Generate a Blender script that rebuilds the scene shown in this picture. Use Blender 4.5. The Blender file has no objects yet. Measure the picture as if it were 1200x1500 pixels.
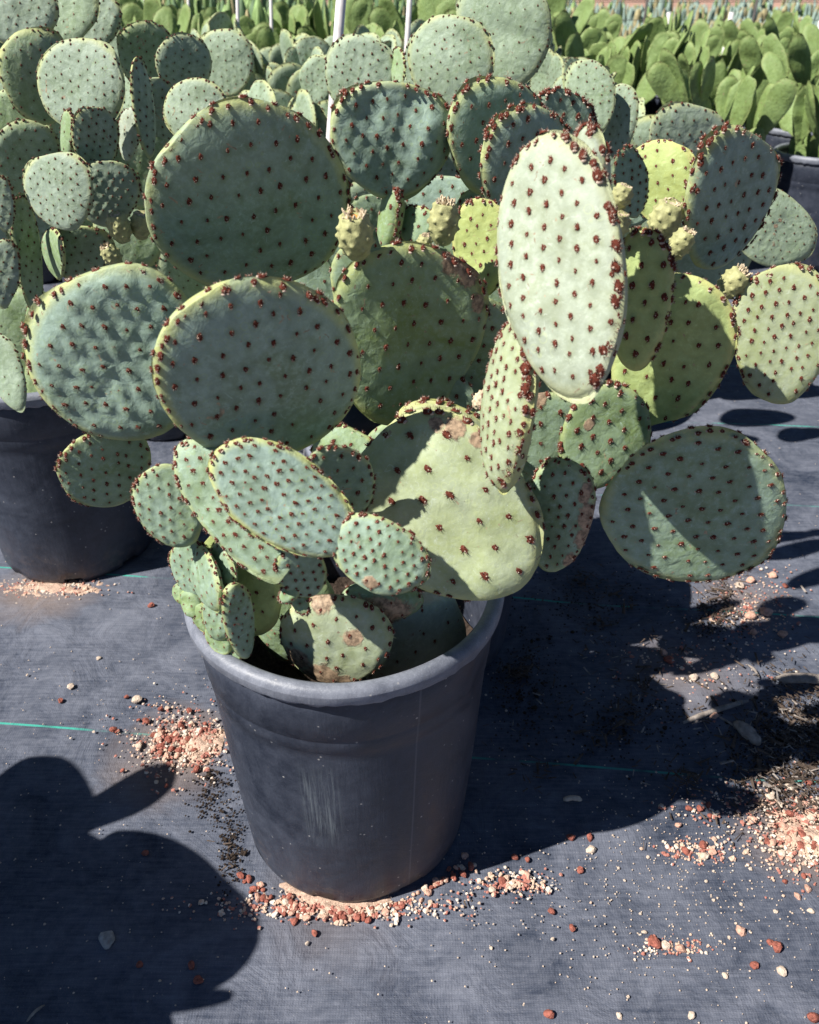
import bpy, math, random
import numpy as np
from mathutils import Vector, Matrix

# ------------------------------------------------------------------ camera, light, exposure
C = bpy.context.scene.collection
scn = bpy.context.scene
F, W, H = 1250.0, 1200.0, 1500.0
PITCH = math.radians(33)
CAMH = 1.0
cam_d = bpy.data.cameras.new('camera'); cam = bpy.data.objects.new('camera', cam_d); C.objects.link(cam)
cam_d.sensor_fit = 'VERTICAL'; cam_d.sensor_height = 36; cam_d.lens = 36 * F / H
cam_d.clip_start = 0.02; cam_d.clip_end = 2000
cam.location = (0, 0, CAMH); cam.rotation_euler = (math.pi / 2 - PITCH, 0, 0)
cam_d.dof.use_dof = True; cam_d.dof.focus_distance = 0.98; cam_d.dof.aperture_fstop = 9
scn.camera = cam

SUN_EL, SUN_AZ = math.radians(48), math.radians(24)      # azimuth: shadows head +x, turned 24 deg towards +y
S = Vector((-math.cos(SUN_EL) * math.cos(SUN_AZ), -math.cos(SUN_EL) * math.sin(SUN_AZ), math.sin(SUN_EL)))
w = bpy.data.worlds.new('World'); scn.world = w; w.use_nodes = True
nt = w.node_tree; bg = nt.nodes['Background']
sky = nt.nodes.new('ShaderNodeTexSky'); sky.sky_type = 'NISHITA'; sky.sun_disc = False
sky.sun_elevation = SUN_EL; sky.sun_rotation = math.atan2(S.x, S.y)
sky.air_density = 0.55; sky.dust_density = 0.0; sky.ozone_density = 3.0
nt.links.new(sky.outputs[0], bg.inputs[0]); bg.inputs[1].default_value = 0.05
sl = bpy.data.lights.new('sun', 'SUN'); sun = bpy.data.objects.new('sun', sl); C.objects.link(sun)
sl.energy = 5.0; sl.angle = math.radians(0.53); sl.color = (1.0, 0.955, 0.88)
sun.rotation_euler = S.to_track_quat('Z', 'Y').to_euler(); sun.location = (-3, -2, 5)
scn.view_settings.view_transform = 'Standard'; scn.view_settings.look = 'None'
scn.view_settings.gamma = 1; scn.view_settings.use_curve_mapping = False
scn.view_settings.exposure = 0.65

RNG = np.random.default_rng(7); random.seed(7)
cp, sp_ = math.cos(PITCH), math.sin(PITCH)
CAM = np.array([0, 0, CAMH])
def ray(px, py):
    X = (px - 600) / F; Y = (py - 750) / F
    return np.array([X, cp - Y * sp_, -(sp_ + Y * cp)])
def at(px, py, y):                       # point on the sight line at horizontal distance y
    r = ray(px, py); return CAM + r * (y / r[1])
def gr(px, py, z=0.0):                   # point on the ground
    r = ray(px, py); return CAM + r * ((z - CAMH) / r[2])

# ------------------------------------------------------------------ materials
def new_mat(name):
    m = bpy.data.materials.new(name); m.use_nodes = True
    t = m.node_tree; b = t.nodes['Principled BSDF']
    return m, t, b
class NB:
    def __init__(s, t): s.t = t
    def n(s, ty, **k):
        x = s.t.nodes.new('ShaderNode' + ty)
        for a, v in k.items():
            if a.startswith('i_'):
                key = a[2:]; key = int(key) if key.isdigit() else key
                if hasattr(v, 'is_output'): s.t.links.new(v, x.inputs[key])
                else: x.inputs[key].default_value = v
            else: setattr(x, a, v)
        return x
    def noise(s, vec, scale, detail=4, rough=.55, dist=0.0):
        x = s.n('TexNoise'); x.inputs['Scale'].default_value = scale; x.inputs['Detail'].default_value = detail
        x.inputs['Roughness'].default_value = rough; x.inputs['Distortion'].default_value = dist
        s.t.links.new(vec, x.inputs['Vector']); return x.outputs['Fac']
    def ramp(s, v, a, b, lo=0.0, hi=1.0):
        x = s.n('MapRange', i_0=v, i_1=a, i_2=b, i_3=lo, i_4=hi); x.clamp = True; return x.outputs[0]
    def mix(s, f, a, b):
        x = s.n('Mix', data_type='RGBA')
        for idx, v in ((0, f), (6, a), (7, b)):
            if hasattr(v, 'is_output'): s.t.links.new(v, x.inputs[idx])
            elif idx == 0: x.inputs[idx].default_value = v
            else: x.inputs[idx].default_value = (*v, 1)
        return x.outputs[2]
    def m(s, op, a, b=0.0):
        x = s.n('Math', operation=op, i_0=a, i_1=b); return x.outputs[0]
    def attr(s, name): return s.n('Attribute', attribute_name=name).outputs['Fac']
    def bump(s, h, dist, strength=1.0, normal=None):
        x = s.n('Bump', i_Height=h, i_Distance=dist, i_Strength=strength)
        if normal is not None: s.t.links.new(normal, x.inputs['Normal'])
        return x.outputs[0]

def pad_material(name, glauc, green, yellow, cork=(.46, .33, .22), fine=True, bmp=.0036):
    m, t, b = new_mat(name); N = NB(t); L = t.links.new
    co = N.n('NewGeometry').outputs['Position']
    rim, tint, crk, bas = N.attr('rim'), N.attr('tint'), N.attr('cork'), N.attr('halo')
    n1 = N.noise(co, 38, 5, .6, .6); n2 = N.noise(co, 170, 4, .65); n3 = N.noise(co, 900, 2, .6)
    tt = N.m('ADD', tint, N.m('MULTIPLY', N.m('SUBTRACT', n1, .5), 0.9))
    tt = N.ramp(tt, 0.0, 1.0)
    col = N.mix(tt, glauc, green)
    n0 = N.noise(co, 14, 4, .6, 1.0)
    col = N.mix(N.ramp(n0, .35, .7, 0, .5), col, tuple(min(1, g * 1.25 + .02) for g in glauc))
    col = N.mix(N.ramp(n0, .5, .28, 0, .38), col, tuple(g * .72 for g in green))
    # waxy bloom blotches
    bl = N.m('MULTIPLY', N.ramp(n2, .42, .68), N.ramp(n1, .35, .65, .25, 1.0))
    col = N.mix(N.m('MULTIPLY', bl, N.ramp(tint, 0, 1, .75, .38)), col, tuple(min(1, g * 1.45 + .03) for g in glauc))
    col = N.mix(N.ramp(n1, .28, .5, .35, 0), col, tuple(g * .55 for g in green))
    ry = N.m('MULTIPLY', rim, N.ramp(N.noise(co, 22, 4, .7, 1.0), .34, .56, .35, 1.0))
    col = N.mix(ry, col, yellow)
    col = N.mix(N.m('MULTIPLY', bas, .55), col, tuple(g * .5 for g in green))
    scr = N.m('MULTIPLY', N.ramp(N.m('ABSOLUTE', N.m('SUBTRACT', N.noise(co, 16, 2, .5, 3.0), .5)), .006, .002), N.ramp(n2, .45, .6, 0, .55))
    col = N.mix(scr, col, tuple(min(1, g * 1.5 + .05) for g in glauc))
    ring = N.n('TexVoronoi', i_Vector=co, i_Scale=110.0)
    rg = N.m('MULTIPLY', N.ramp(N.m('ABSOLUTE', N.m('SUBTRACT', ring.outputs['Distance'], .38)), .07, .02), N.ramp(n0, .5, .62, 0, .30))
    col = N.mix(rg, col, tuple(min(1, g * 1.35 + .03) for g in green))
    speck = N.ramp(n3, .66, .74, 0, .5)
    col = N.mix(speck, col, tuple(min(1, g * 1.6 + .05) for g in glauc))
    ck = N.ramp(N.m('ADD', crk, N.m('MULTIPLY', N.m('SUBTRACT', N.noise(co, 120, 5, .7), .5), .9)), .42, .58)
    ckc = N.mix(N.ramp(n2, .4, .6), cork, tuple(c * .42 for c in cork))
    # small random corky flecks everywhere
    fl = N.ramp(N.noise(co, 70, 3, .6, 1.5), .675, .70)
    ck2 = N.m('MAXIMUM', ck, N.m('MULTIPLY', fl, .8))
    col = N.mix(ck2, col, ckc)
    L(col, b.inputs['Base Color'])
    rgh = N.ramp(n2, .3, .7, .5, .68); L(rgh, b.inputs['Roughness'])
    b.inputs['Specular IOR Level'].default_value = .32
    hgt = N.m('ADD', N.m('MULTIPLY', N.noise(co, 80, 3, .5, .5), 1.0), N.m('MULTIPLY', n3, .10))
    hgt = N.m('ADD', hgt, N.m('MULTIPLY', ck, .5))
    L(N.bump(hgt, bmp, .5), b.inputs['Normal'])
    b.inputs['Subsurface Weight'].default_value = .0
    return m
M_PAD = pad_material('cactus_skin', (.235, .325, .278), (.215, .30, .10), (.50, .53, .19))
M_PALE = pad_material('cactus_skin_bloom', (.335, .385, .31), (.36, .42, .19), (.50, .51, .20), bmp=.0022)
M_YEL = pad_material('cactus_skin_yellowed', (.31, .40, .17), (.38, .44, .14), (.52, .52, .20))
M_BACK = pad_material('cactus_skin_background', (.28, .35, .275), (.21, .31, .11), (.46, .48, .20), fine=False)
M_GREEN = pad_material('green_pad_skin', (.155, .235, .085), (.21, .285, .075), (.32, .36, .14), fine=False, bmp=.006)
M_FUZZ = pad_material('fuzzy_pad_skin', (.30, .31, .11), (.36, .34, .10), (.55, .48, .22), fine=False)

def simple(name, col, rough=.7, spec=.3, nscale=300, namp=.35, bump=0.0, bscale=600):
    m, t, b = new_mat(name); N = NB(t)
    co = N.n('NewGeometry').outputs['Position']
    n = N.noise(co, nscale, 4, .6)
    t.links.new(N.mix(N.ramp(n, .3, .7), tuple(c * (1 - namp) for c in col), tuple(min(1, c * (1 + namp)) for c in col)), b.inputs['Base Color'])
    b.inputs['Roughness'].default_value = rough; b.inputs['Specular IOR Level'].default_value = spec
    if bump: t.links.new(N.bump(N.noise(co, bscale, 4, .6), bump, .8), b.inputs['Normal'])
    return m
M_AREOLE = simple('glochid_rust', (.135, .032, .018), .75, .25, 900, .5, .0008, 2500)
M_WOOL = simple('areole_wool', (.52, .42, .34), .9, .1, 900, .3)
M_AREOLE_D = simple('areole_dark', (.085, .030, .016), .6, .3, 900, .4)
M_FRUIT = simple('fruit_skin', (.38, .38, .18), .6, .3, 120, .3, .001, 300)
M_PETAL = simple('dry_petal', (.58, .48, .34), .85, .1, 300, .35)
M_FLOWER = simple('flower_orange', (.60, .26, .06), .8, .1, 300, .3)
M_LAVA = simple('lava_stone', (.33, .115, .085), .9, .15, 220, .4, .003, 500)
M_PINK = simple('pink_stone', (.60, .36, .27), .9, .15, 220, .35, .002, 500)
M_PALE_STONE = simple('pale_stone', (.62, .50, .40), .85, .2, 220, .25, .002, 500)
M_GREY_STONE = simple('grey_stone', (.42, .40, .38), .9, .15, 120, .35, .004, 250)
M_SAND = simple('sand', (.62, .44, .34), .95, .1, 250, .4, .003, 900)
m, t, b = new_mat('mixed_gravel'); N = NB(t); co = N.n('NewGeometry').outputs['Position']
vr = N.n('TexVoronoi', i_Vector=co, i_Scale=130.0); sv_ = N.n('SeparateColor', i_0=vr.outputs['Color'])
gc = N.mix(N.ramp(sv_.outputs[0], .45, .5), (.62, .44, .33), (.42, .17, .13)); gc = N.mix(N.ramp(sv_.outputs[1], .72, .76), gc, (.72, .62, .52))
t.links.new(gc, b.inputs['Base Color']); b.inputs['Roughness'].default_value = .9; M_GRAVEL = m
M_WOOD = simple('dry_wood', (.30, .26, .23), .9, .1, 100, .4, .002, 300)
M_LITTER = simple('dry_litter', (.10, .075, .06), .95, .1, 90, .6, .002, 300)
M_STAKE = simple('white_stake', (.72, .68, .68), .5, .4, 60, .12)
M_FENCE = simple('fence_metal', (.09, .08, .075), .7, .3, 20, .3)
M_SOIL = simple('potting_soil', (.045, .033, .026), .95, .1, 150, .6, .006, 200)
M_EARTH = simple('desert_earth', (.42, .26, .20), .95, .1, .8, .25, .01, 6)

# black plastic of the pots
m, t, b = new_mat('black_plastic'); N = NB(t); L = t.links.new
co = N.n('NewGeometry').outputs['Position']
big = N.noise(co, 9, 5, .65, .8); mid = N.noise(co, 60, 5, .7); fin = N.noise(co, 700, 3, .6)
mp = N.n('Mapping', i_Vector=co); mp.inputs['Scale'].default_value = (60, 60, 4)
stre = N.noise(mp.outputs[0], 1.6, 4, .7, .4)
d = N.m('ADD', N.m('MULTIPLY', N.ramp(big, .3, .7), .55), N.m('MULTIPLY', N.ramp(mid, .35, .75), .45))
d = N.m('ADD', d, N.m('MULTIPLY', N.ramp(fin, .52, .75), .35))
col = N.mix(d, (.010, .014, .026), (.064, .074, .104))
# one scraped patch low on the front of the pot, built at its place on the wall
gx = N.n('SeparateXYZ', i_0=co)
px_ = gr(490, 1322); 
def band(v, c, wd, soft): return N.m('SUBTRACT', 1.0, N.ramp(N.m('ABSOLUTE', N.m('SUBTRACT', v, c)), wd, wd + soft))
msk = N.m('MULTIPLY', band(gx.outputs[0], -.098, .014, .012), band(gx.outputs[2], .205, .032, .05))
msk = N.m('MULTIPLY', msk, N.ramp(gx.outputs[1], .80, .70, 0, 1))
mp2 = N.n('Mapping', i_Vector=co); mp2.inputs['Scale'].default_value = (330, 60, 11)
sc = N.m('MULTIPLY', msk, N.ramp(N.noise(mp2.outputs[0], 1.0, 4, .7, .8), .44, .66))
col = N.mix(N.m('MULTIPLY', sc, .6), col, (.20, .23, .25))
vor = N.n('TexVoronoi', i_Vector=co, i_Scale=85.0)
sp = N.ramp(vor.outputs['Distance'], .13, .08)
sp = N.m('MULTIPLY', sp, N.ramp(N.noise(co, 30, 2), .52, .60))
col = N.mix(N.m('MULTIPLY', sp, .8), col, (.50, .48, .46))
st2 = N.m('MULTIPLY', N.ramp(N.noise(co, 7, 2), .55, .7), N.ramp(gx.outputs[2], .2, .02))
col = N.mix(N.m('MULTIPLY', st2, .12), col, (.20, .11, .07))
ang = N.m('ARCTAN2', N.m('SUBTRACT', gx.outputs[1], .777), N.m('SUBTRACT', gx.outputs[0], -.074))
seam = N.m('SUBTRACT', 1.0, N.ramp(N.m('ABSOLUTE', N.m('ADD', ang, 1.05)), .004, .009))
col = N.mix(N.m('MULTIPLY', seam, .35), col, (.17, .18, .21))
spl = N.m('MULTIPLY', N.ramp(N.noise(co, 45, 5, .75, .6), .50, .66), N.ramp(N.m('ADD', gx.outputs[2], N.m('MULTIPLY', big, .12)), .16, .05))
col = N.mix(N.m('MULTIPLY', spl, .28), col, (.26, .19, .15))
L(col, b.inputs['Base Color'])
L(N.m('ADD', N.ramp(d, 0, 1, .36, .62), 0.0), b.inputs['Roughness'])
b.inputs['Specular IOR Level'].default_value = .5
hh = N.m('ADD', N.m('MULTIPLY', fin, .15), N.m('ADD', N.m('MULTIPLY', stre, .5), N.m('MULTIPLY', big, 1.2)))
L(N.bump(hh, .0022, .6), b.inputs['Normal'])
M_POT = m

M_LIP = m.copy(); M_LIP.name = 'black_plastic_lip'  # paler, greyer lip plastic, with the lip's highlight painted into its colours
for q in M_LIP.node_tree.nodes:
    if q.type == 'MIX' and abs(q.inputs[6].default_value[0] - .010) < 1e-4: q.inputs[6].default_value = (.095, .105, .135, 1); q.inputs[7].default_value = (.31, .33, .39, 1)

# woven ground cover
m, t, b = new_mat('woven_ground_cover'); N = NB(t); L = t.links.new
co = N.n('NewGeometry').outputs['Position']; g3 = N.n('SeparateXYZ', i_0=co)
n0 = N.noise(co, 2.2, 5, .6, .5); n1 = N.noise(co, 11, 6, .65, .7); n2 = N.noise(co, 75, 5, .7); n3 = N.noise(co, 600, 3, .6)
wx = N.n('TexWave', bands_direction='X', i_Vector=co, i_Scale=95.0, i_Distortion=3.5); wx.inputs['Detail'].default_value = 2
wy = N.n('TexWave', bands_direction='Y', i_Vector=co, i_Scale=125.0, i_Distortion=3.0); wy.inputs['Detail'].default_value = 2
weave = N.m('MULTIPLY', wx.outputs['Fac'], wy.outputs['Fac'])
dust = N.m('ADD', N.m('MULTIPLY', N.ramp(n0, .3, .7), .35), N.m('MULTIPLY', N.ramp(n1, .32, .70), .45))
dust = N.m('ADD', dust, N.m('MULTIPLY', N.ramp(n2, .40, .72), .28))
mps = N.n('Mapping', i_Vector=co); mps.inputs['Scale'].default_value = (4, 60, 1); mps.inputs['Rotation'].default_value = (0, 0, .08)
stk = N.noise(mps.outputs[0], 4, 4, .65)
dust = N.m('ADD', dust, N.ramp(stk, .35, .7, -.12, .15))
col = N.mix(dust, (.016, .026, .050), (.225, .240, .295))
col = N.mix(N.m('MULTIPLY', N.m('SUBTRACT', 1.0, weave), N.ramp(n2, .3, .7, .04, .26)), col, (.03, .034, .045))
col = N.mix(N.ramp(n3, .62, .74, 0, .35), col, (.36, .34, .33))
# brownish silt where rubble has washed out (own shapes)
def spot(cx, cy, r, amt):
    v = N.n('Vector', i_0=None) if False else None
    dx = N.m('SUBTRACT', g3.outputs[0], cx); dy = N.m('SUBTRACT', g3.outputs[1], cy)
    dd = N.m('SQRT', N.m('ADD', N.m('MULTIPLY', dx, dx), N.m('MULTIPLY', dy, dy)))
    return N.m('MULTIPLY', N.ramp(N.m('ADD', dd, N.m('MULTIPLY', N.m('SUBTRACT', n1, .5), r * 1.3)), r, r * .25), amt)
silt = None
for (px, py, r, a) in ((265, 1085, .09, .6), (1175, 1225, .10, .55), (480, 1330, .11, .15), (60, 865, .12, .5), (1090, 880, .10, .35), (1000, 980, .13, .25), (230, 1120, .10, .35)):
    c_ = gr(px, py); s_ = spot(c_[0], c_[1], r, a); silt = s_ if silt is None else N.m('MAXIMUM', silt, s_)
col = N.mix(silt, col, (.30, .22, .17))
# green marker threads woven in every 38 cm
yy = N.m('ADD', g3.outputs[1], N.m('MULTIPLY', g3.outputs[0], .095))
k = N.m('DIVIDE', N.m('SUBTRACT', yy, .877), .386)
fr = N.m('ABSOLUTE', N.m('SUBTRACT', k, N.m('ROUND', k)))
line = N.ramp(fr, .0062, .0040)
mpl = N.n('Mapping', i_Vector=co); mpl.inputs['Scale'].default_value = (5, .3, 1); mpl.inputs['Location'].default_value = (2.2, 0, 0)
line = N.m('MULTIPLY', line, N.ramp(N.noise(mpl.outputs[0], 1.0, 4, .7), .44, .56, .06, 1))
line = N.m('MULTIPLY', line, N.ramp(g3.outputs[1], .62, .66))
col = N.mix(N.m('MULTIPLY', line, .85), col, (.06, .42, .33))
L(col, b.inputs['Base Color']); L(N.ramp(dust, 0, 1, .50, .75), b.inputs['Roughness'])
b.inputs['Specular IOR Level'].default_value = .12
hb = N.m('ADD', N.m('MULTIPLY', weave, .35), N.m('MULTIPLY', n3, .2))
bb = N.bump(hb, .0009, .7); L(N.bump(n1, .022, .4, bb), b.inputs['Normal'])
M_FABRIC = m

# ------------------------------------------------------------------ mesh helpers
def mesh_from(name, V, Fc, mats, mi=None, smooth=True, attrs=None):
    me = bpy.data.meshes.new(name); me.from_pydata(V.tolist() if hasattr(V, 'tolist') else V, [], Fc)
    for mm in mats: me.materials.append(mm)
    if mi is not None: me.polygons.foreach_set('material_index', np.asarray(mi, dtype=np.int32))
    if smooth: me.polygons.foreach_set('use_smooth', np.ones(len(me.polygons), dtype=bool))
    if attrs:
        for k, v in attrs.items():
            a = me.attributes.new(k, 'FLOAT', 'POINT'); a.data.foreach_set('value', np.asarray(v, dtype=np.float32))
    me.update(); return me
def link(name, me, parent=None, M=None, kind=None, label=None):
    o = bpy.data.objects.new(name, me); C.objects.link(o)
    if parent is not None: o.parent = parent
    if M is not None: o.matrix_local = M
    if kind: o['kind'] = kind
    if label: o['label'] = label
    return o
def tag(o, label, cat, group=None, kind=None):
    o['label'] = label; o['category'] = cat
    if group: o['group'] = group
    if kind: o['kind'] = kind
    return o
def empty(name, loc, rz=0.0, sc=1.0):
    o = bpy.data.objects.new(name, None); C.objects.link(o); o.location = loc; o.rotation_euler = (0, 0, rz)
    o.empty_display_size = .1; o.scale = (sc,) * 3; return o

def wobble(P, seed, freq, n=9):
    r = np.random.default_rng(seed); out = np.zeros(len(P))
    Q = P + 0.35 / freq * np.sin(P[:, ::-1] * freq * 1.3 + seed)
    for i in range(n):
        d = r.normal(size=P.shape[1]); d /= np.linalg.norm(d); f = freq * r.uniform(.6, 1.8)
        out += np.sin(Q @ d * f + r.uniform(0, 6.28)) / n ** .5
    return out

def pad_mesh(name, a, b, mat, seed, n_ar=50, n_rim=26, res=(20, 84), T=.0095, tint=.3, rimy=.8, tub=.0012,
             wr=.0008, wrf=55, asz=.0040, shear=0.0, taper=.15, cork=(), back=False, bend=0.0, lumpy=.028, sq=.93, edge=None, shape='disc', dens_top=True):
    seed = abs(int(seed)); wr *= 1.5
    r = np.random.default_rng(seed)
    nr, ns = res
    th = np.arange(ns) / ns * 2 * np.pi
    ph3 = r.uniform(0, 6.28, 6)
    rr = 1 + lumpy * sum(np.sin(th * k + ph3[k - 2]) / (k - 1) ** .5 for k in (2, 3, 4, 5, 7))
    rr = rr + .0045 * np.abs(np.sin(th * 13 + ph3[0])) + .006 * np.sin(th * 9 + ph3[1]) * np.sin(th * 2 + ph3[2])
    def outline(th, rr):
        x = np.sign(np.sin(th)) * np.abs(np.sin(th)) ** sq; y = np.sign(np.cos(th)) * np.abs(np.cos(th)) ** sq
        wid = 1 + taper * y - .10 * np.clip(-y - .6, 0, 1) * 2.0
        return x * wid * rr, y * rr
    ox, oy = outline(th, rr)
    s_b = math.sqrt(a * b * math.pi / max(n_ar * 1.12, 1) * 1.155)
    # areole lattice
    A = []
    rot = r.uniform(.15, .45); off = r.uniform(0, 1, 2)
    if n_ar:
        for i in range(-40, 41):
            for j in range(-40, 41):
                q = np.array([i + .5 * (j % 2) + off[0], j * .87 + off[1]]) * s_b
                q = np.array([q[0] * math.cos(rot) - q[1] * math.sin(rot), q[0] * math.sin(rot) + q[1] * math.cos(rot)])
                q += r.normal(0, .075 * s_b, 2)
                A.append((q[0] / a, q[1] / b))
        A = [q for q in A if math.hypot(q[0] / (1 + taper * q[1]), q[1]) < .90 and r.uniform() > .03]
    A = np.array(A) if len(A) else np.zeros((0, 2))
    def height(x, y, side):
        """z over normalised x,y with puckers"""
        rho = np.hypot(x / (1 + taper * y), y); rho = np.clip(rho, 0, 1)
        base = T * np.power(np.clip(1 - rho ** 3.2, 0, 1), .5)
        P = np.stack([x * a, y * b, np.full_like(x, side * .3)], 1)
        dsp = wr * wobble(P, seed + (11 if side > 0 else 12), wrf)
        ridge = 1 - np.abs(wobble(P * np.array([1, .6, 1]), seed + 31, wrf * .8, 5))
        dsp += wr * .35 * ridge
        if len(A) and tub:
            for q in A:
                dx = (x - q[0]) * a; dy = (y - q[1]) * b
                sx, sy = s_b * .24, s_b * .34
                d2 = (dx / sx) ** 2 + ((dy + s_b * .08) / sy) ** 2
                dsp += tub * np.exp(-d2) - tub * .6 * np.exp(-((dx / (s_b * .1)) ** 2 + (dy / (s_b * .1)) ** 2))
        fade = np.clip((1 - rho) * 6, 0, 1)
        return side * (base + dsp * fade)
    cup = r.uniform(-.05, .05, 4) * min(a, b)
    def benda(x, y):
        return cup[0] * (x ** 2) + cup[1] * x * y + cup[2] * np.sin(2.2 * y + 1.5 * x + seed) + cup[3] * y ** 2 + bend * (y ** 2) + bend * .5 * np.sin(x * 2 + seed) * y * .6
    t = np.arange(1, nr + 1) / nr
    rho = np.sin(t * np.pi / 2) ** .92
    X = np.concatenate([[0], (rho[:, None] * ox[None]).ravel()]); Y = np.concatenate([[0], (rho[:, None] * oy[None]).ravel()])
    zt = height(X, Y, 1); zb = height(X[:1 + (nr - 1) * ns], Y[:1 + (nr - 1) * ns], -1)
    zt[1 + (nr - 1) * ns:] = 0
    bz = benda(X, Y); nb = len(zb)
    def xyz(X, Y, Z): return np.stack([X * a + shear * Y * b, Y * b, Z], 1)
    Vt = xyz(X, Y, zt + bz); Vb = xyz(X[:nb], Y[:nb], zb + bz[:nb])
    V = np.concatenate([Vt, Vb]); o2 = len(Vt)
    Fc = []
    def tid(i, j): return 0 if i == 0 else 1 + (i - 1) * ns + j % ns
    def bid(i, j): return tid(i, j) if i == nr else (o2 if i == 0 else o2 + 1 + (i - 1) * ns + j % ns)
    for j in range(ns):
        Fc.append((tid(0, 0), tid(1, j + 1), tid(1, j))); Fc.append((bid(0, 0), bid(1, j), bid(1, j + 1)))
    for i in range(1, nr):
        for j in range(ns):
            Fc.append((tid(i, j), tid(i, j + 1), tid(i + 1, j + 1), tid(i + 1, j)))
            Fc.append((bid(i, j + 1), bid(i, j), bid(i + 1, j), bid(i + 1, j + 1)))
    XY = np.concatenate([np.stack([X, Y], 1), np.stack([X[:nb], Y[:nb]], 1)])
    rh = np.clip(np.hypot(XY[:, 0] / (1 + taper * XY[:, 1]), XY[:, 1]), 0, 1)
    rimv = np.clip((rh - .875) / .10, 0, 1) * rimy
    ck = np.zeros(len(XY))
    for (cx, cy, cr) in cork: ck = np.maximum(ck, np.exp(-((XY[:, 0] - cx) ** 2 + (XY[:, 1] - cy) ** 2) / cr ** 2))
    halo = np.zeros(len(XY))
    for q in A:
        d2 = ((XY[:, 0] - q[0]) * a) ** 2 + ((XY[:, 1] - q[1]) * b) ** 2
        halo = np.maximum(halo, np.exp(-d2 / (asz * 1.35) ** 2))
    me = mesh_from(name, V, Fc, [mat], attrs={'rim': rimv, 'tint': np.full(len(XY), tint), 'cork': ck, 'halo': halo})
    # areole frames (position, normal, up, size)
    out = []
    if len(A):
        for side in ((1, -1) if back else (1,)):
            for q in A:
                x, y = np.array([q[0]]), np.array([q[1]])
                e = .02
                z0 = height(x, y, side)[0]; zx = (height(x + e, y, side)[0] - z0) / (e * a); zy = (height(x, y + e, side)[0] - z0) / (e * b)
                nn = np.array([-zx, -zy, 1.0]) * side; nn /= np.linalg.norm(nn)
                p = xyz(x, y, np.array([z0 + benda(x, y)[0]]))[0]
                out.append((p, nn, asz * r.uniform(.68, 1.15)))
    if n_rim:
        n_rim = int(n_rim * 1.45); tr = np.linspace(-2.35, 2.35, n_rim) + r.normal(0, .022, n_rim)
        for k, tv in enumerate(tr):
            rrv = np.interp(tv % (2 * np.pi), th, rr, period=2 * np.pi)
            for sgn in ((0,), (1,), (1, -1))[k % 3]:
                if r.uniform() < .07: continue
                q = r.uniform(.945, .97) if sgn else 1.0
                x, y = outline(np.array([tv + sgn * .03 + r.normal(0, .03)]), np.array([rrv * q]))
                z = sgn * T * max(0, 1 - q ** 3.2) ** .5
                rad = np.array([x[0] / a, y[0] / b * 1.0, 0]); rad = np.array([math.sin(tv) / a, math.cos(tv) / b, 0]); rad /= np.linalg.norm(rad)
                nn = rad * (.9 if sgn else 1) + np.array([0, 0, sgn * .65]); nn /= np.linalg.norm(nn)
                p = xyz(x, y, np.array([z + benda(x, y)[0]]))[0]
                out.append((p, nn, asz * r.uniform(.8, 1.3) * (1.0 if abs(tv) < 1.7 else .8)))
    if edge:
        lo, hi_, n_e, fac = edge
        for tv in np.linspace(lo, hi_, n_e):
            tv = tv + r.normal(0, .03); q = r.uniform(.90, .965); rrv = np.interp(tv % (2 * np.pi), th, rr, period=2 * np.pi)
            x, y = outline(np.array([tv]), np.array([rrv * q])); z = T * max(0, 1 - q ** 3.2) ** .5
            rad = np.array([math.sin(tv) / a, math.cos(tv) / b, 0]); rad /= np.linalg.norm(rad)
            nn = rad * .55 + np.array([0, 0, .85]); nn /= np.linalg.norm(nn)
            out.append((xyz(x, y, np.array([z + benda(x, y)[0]]))[0], nn, asz * fac * r.uniform(.7, 1.25)))
    return me, out

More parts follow.
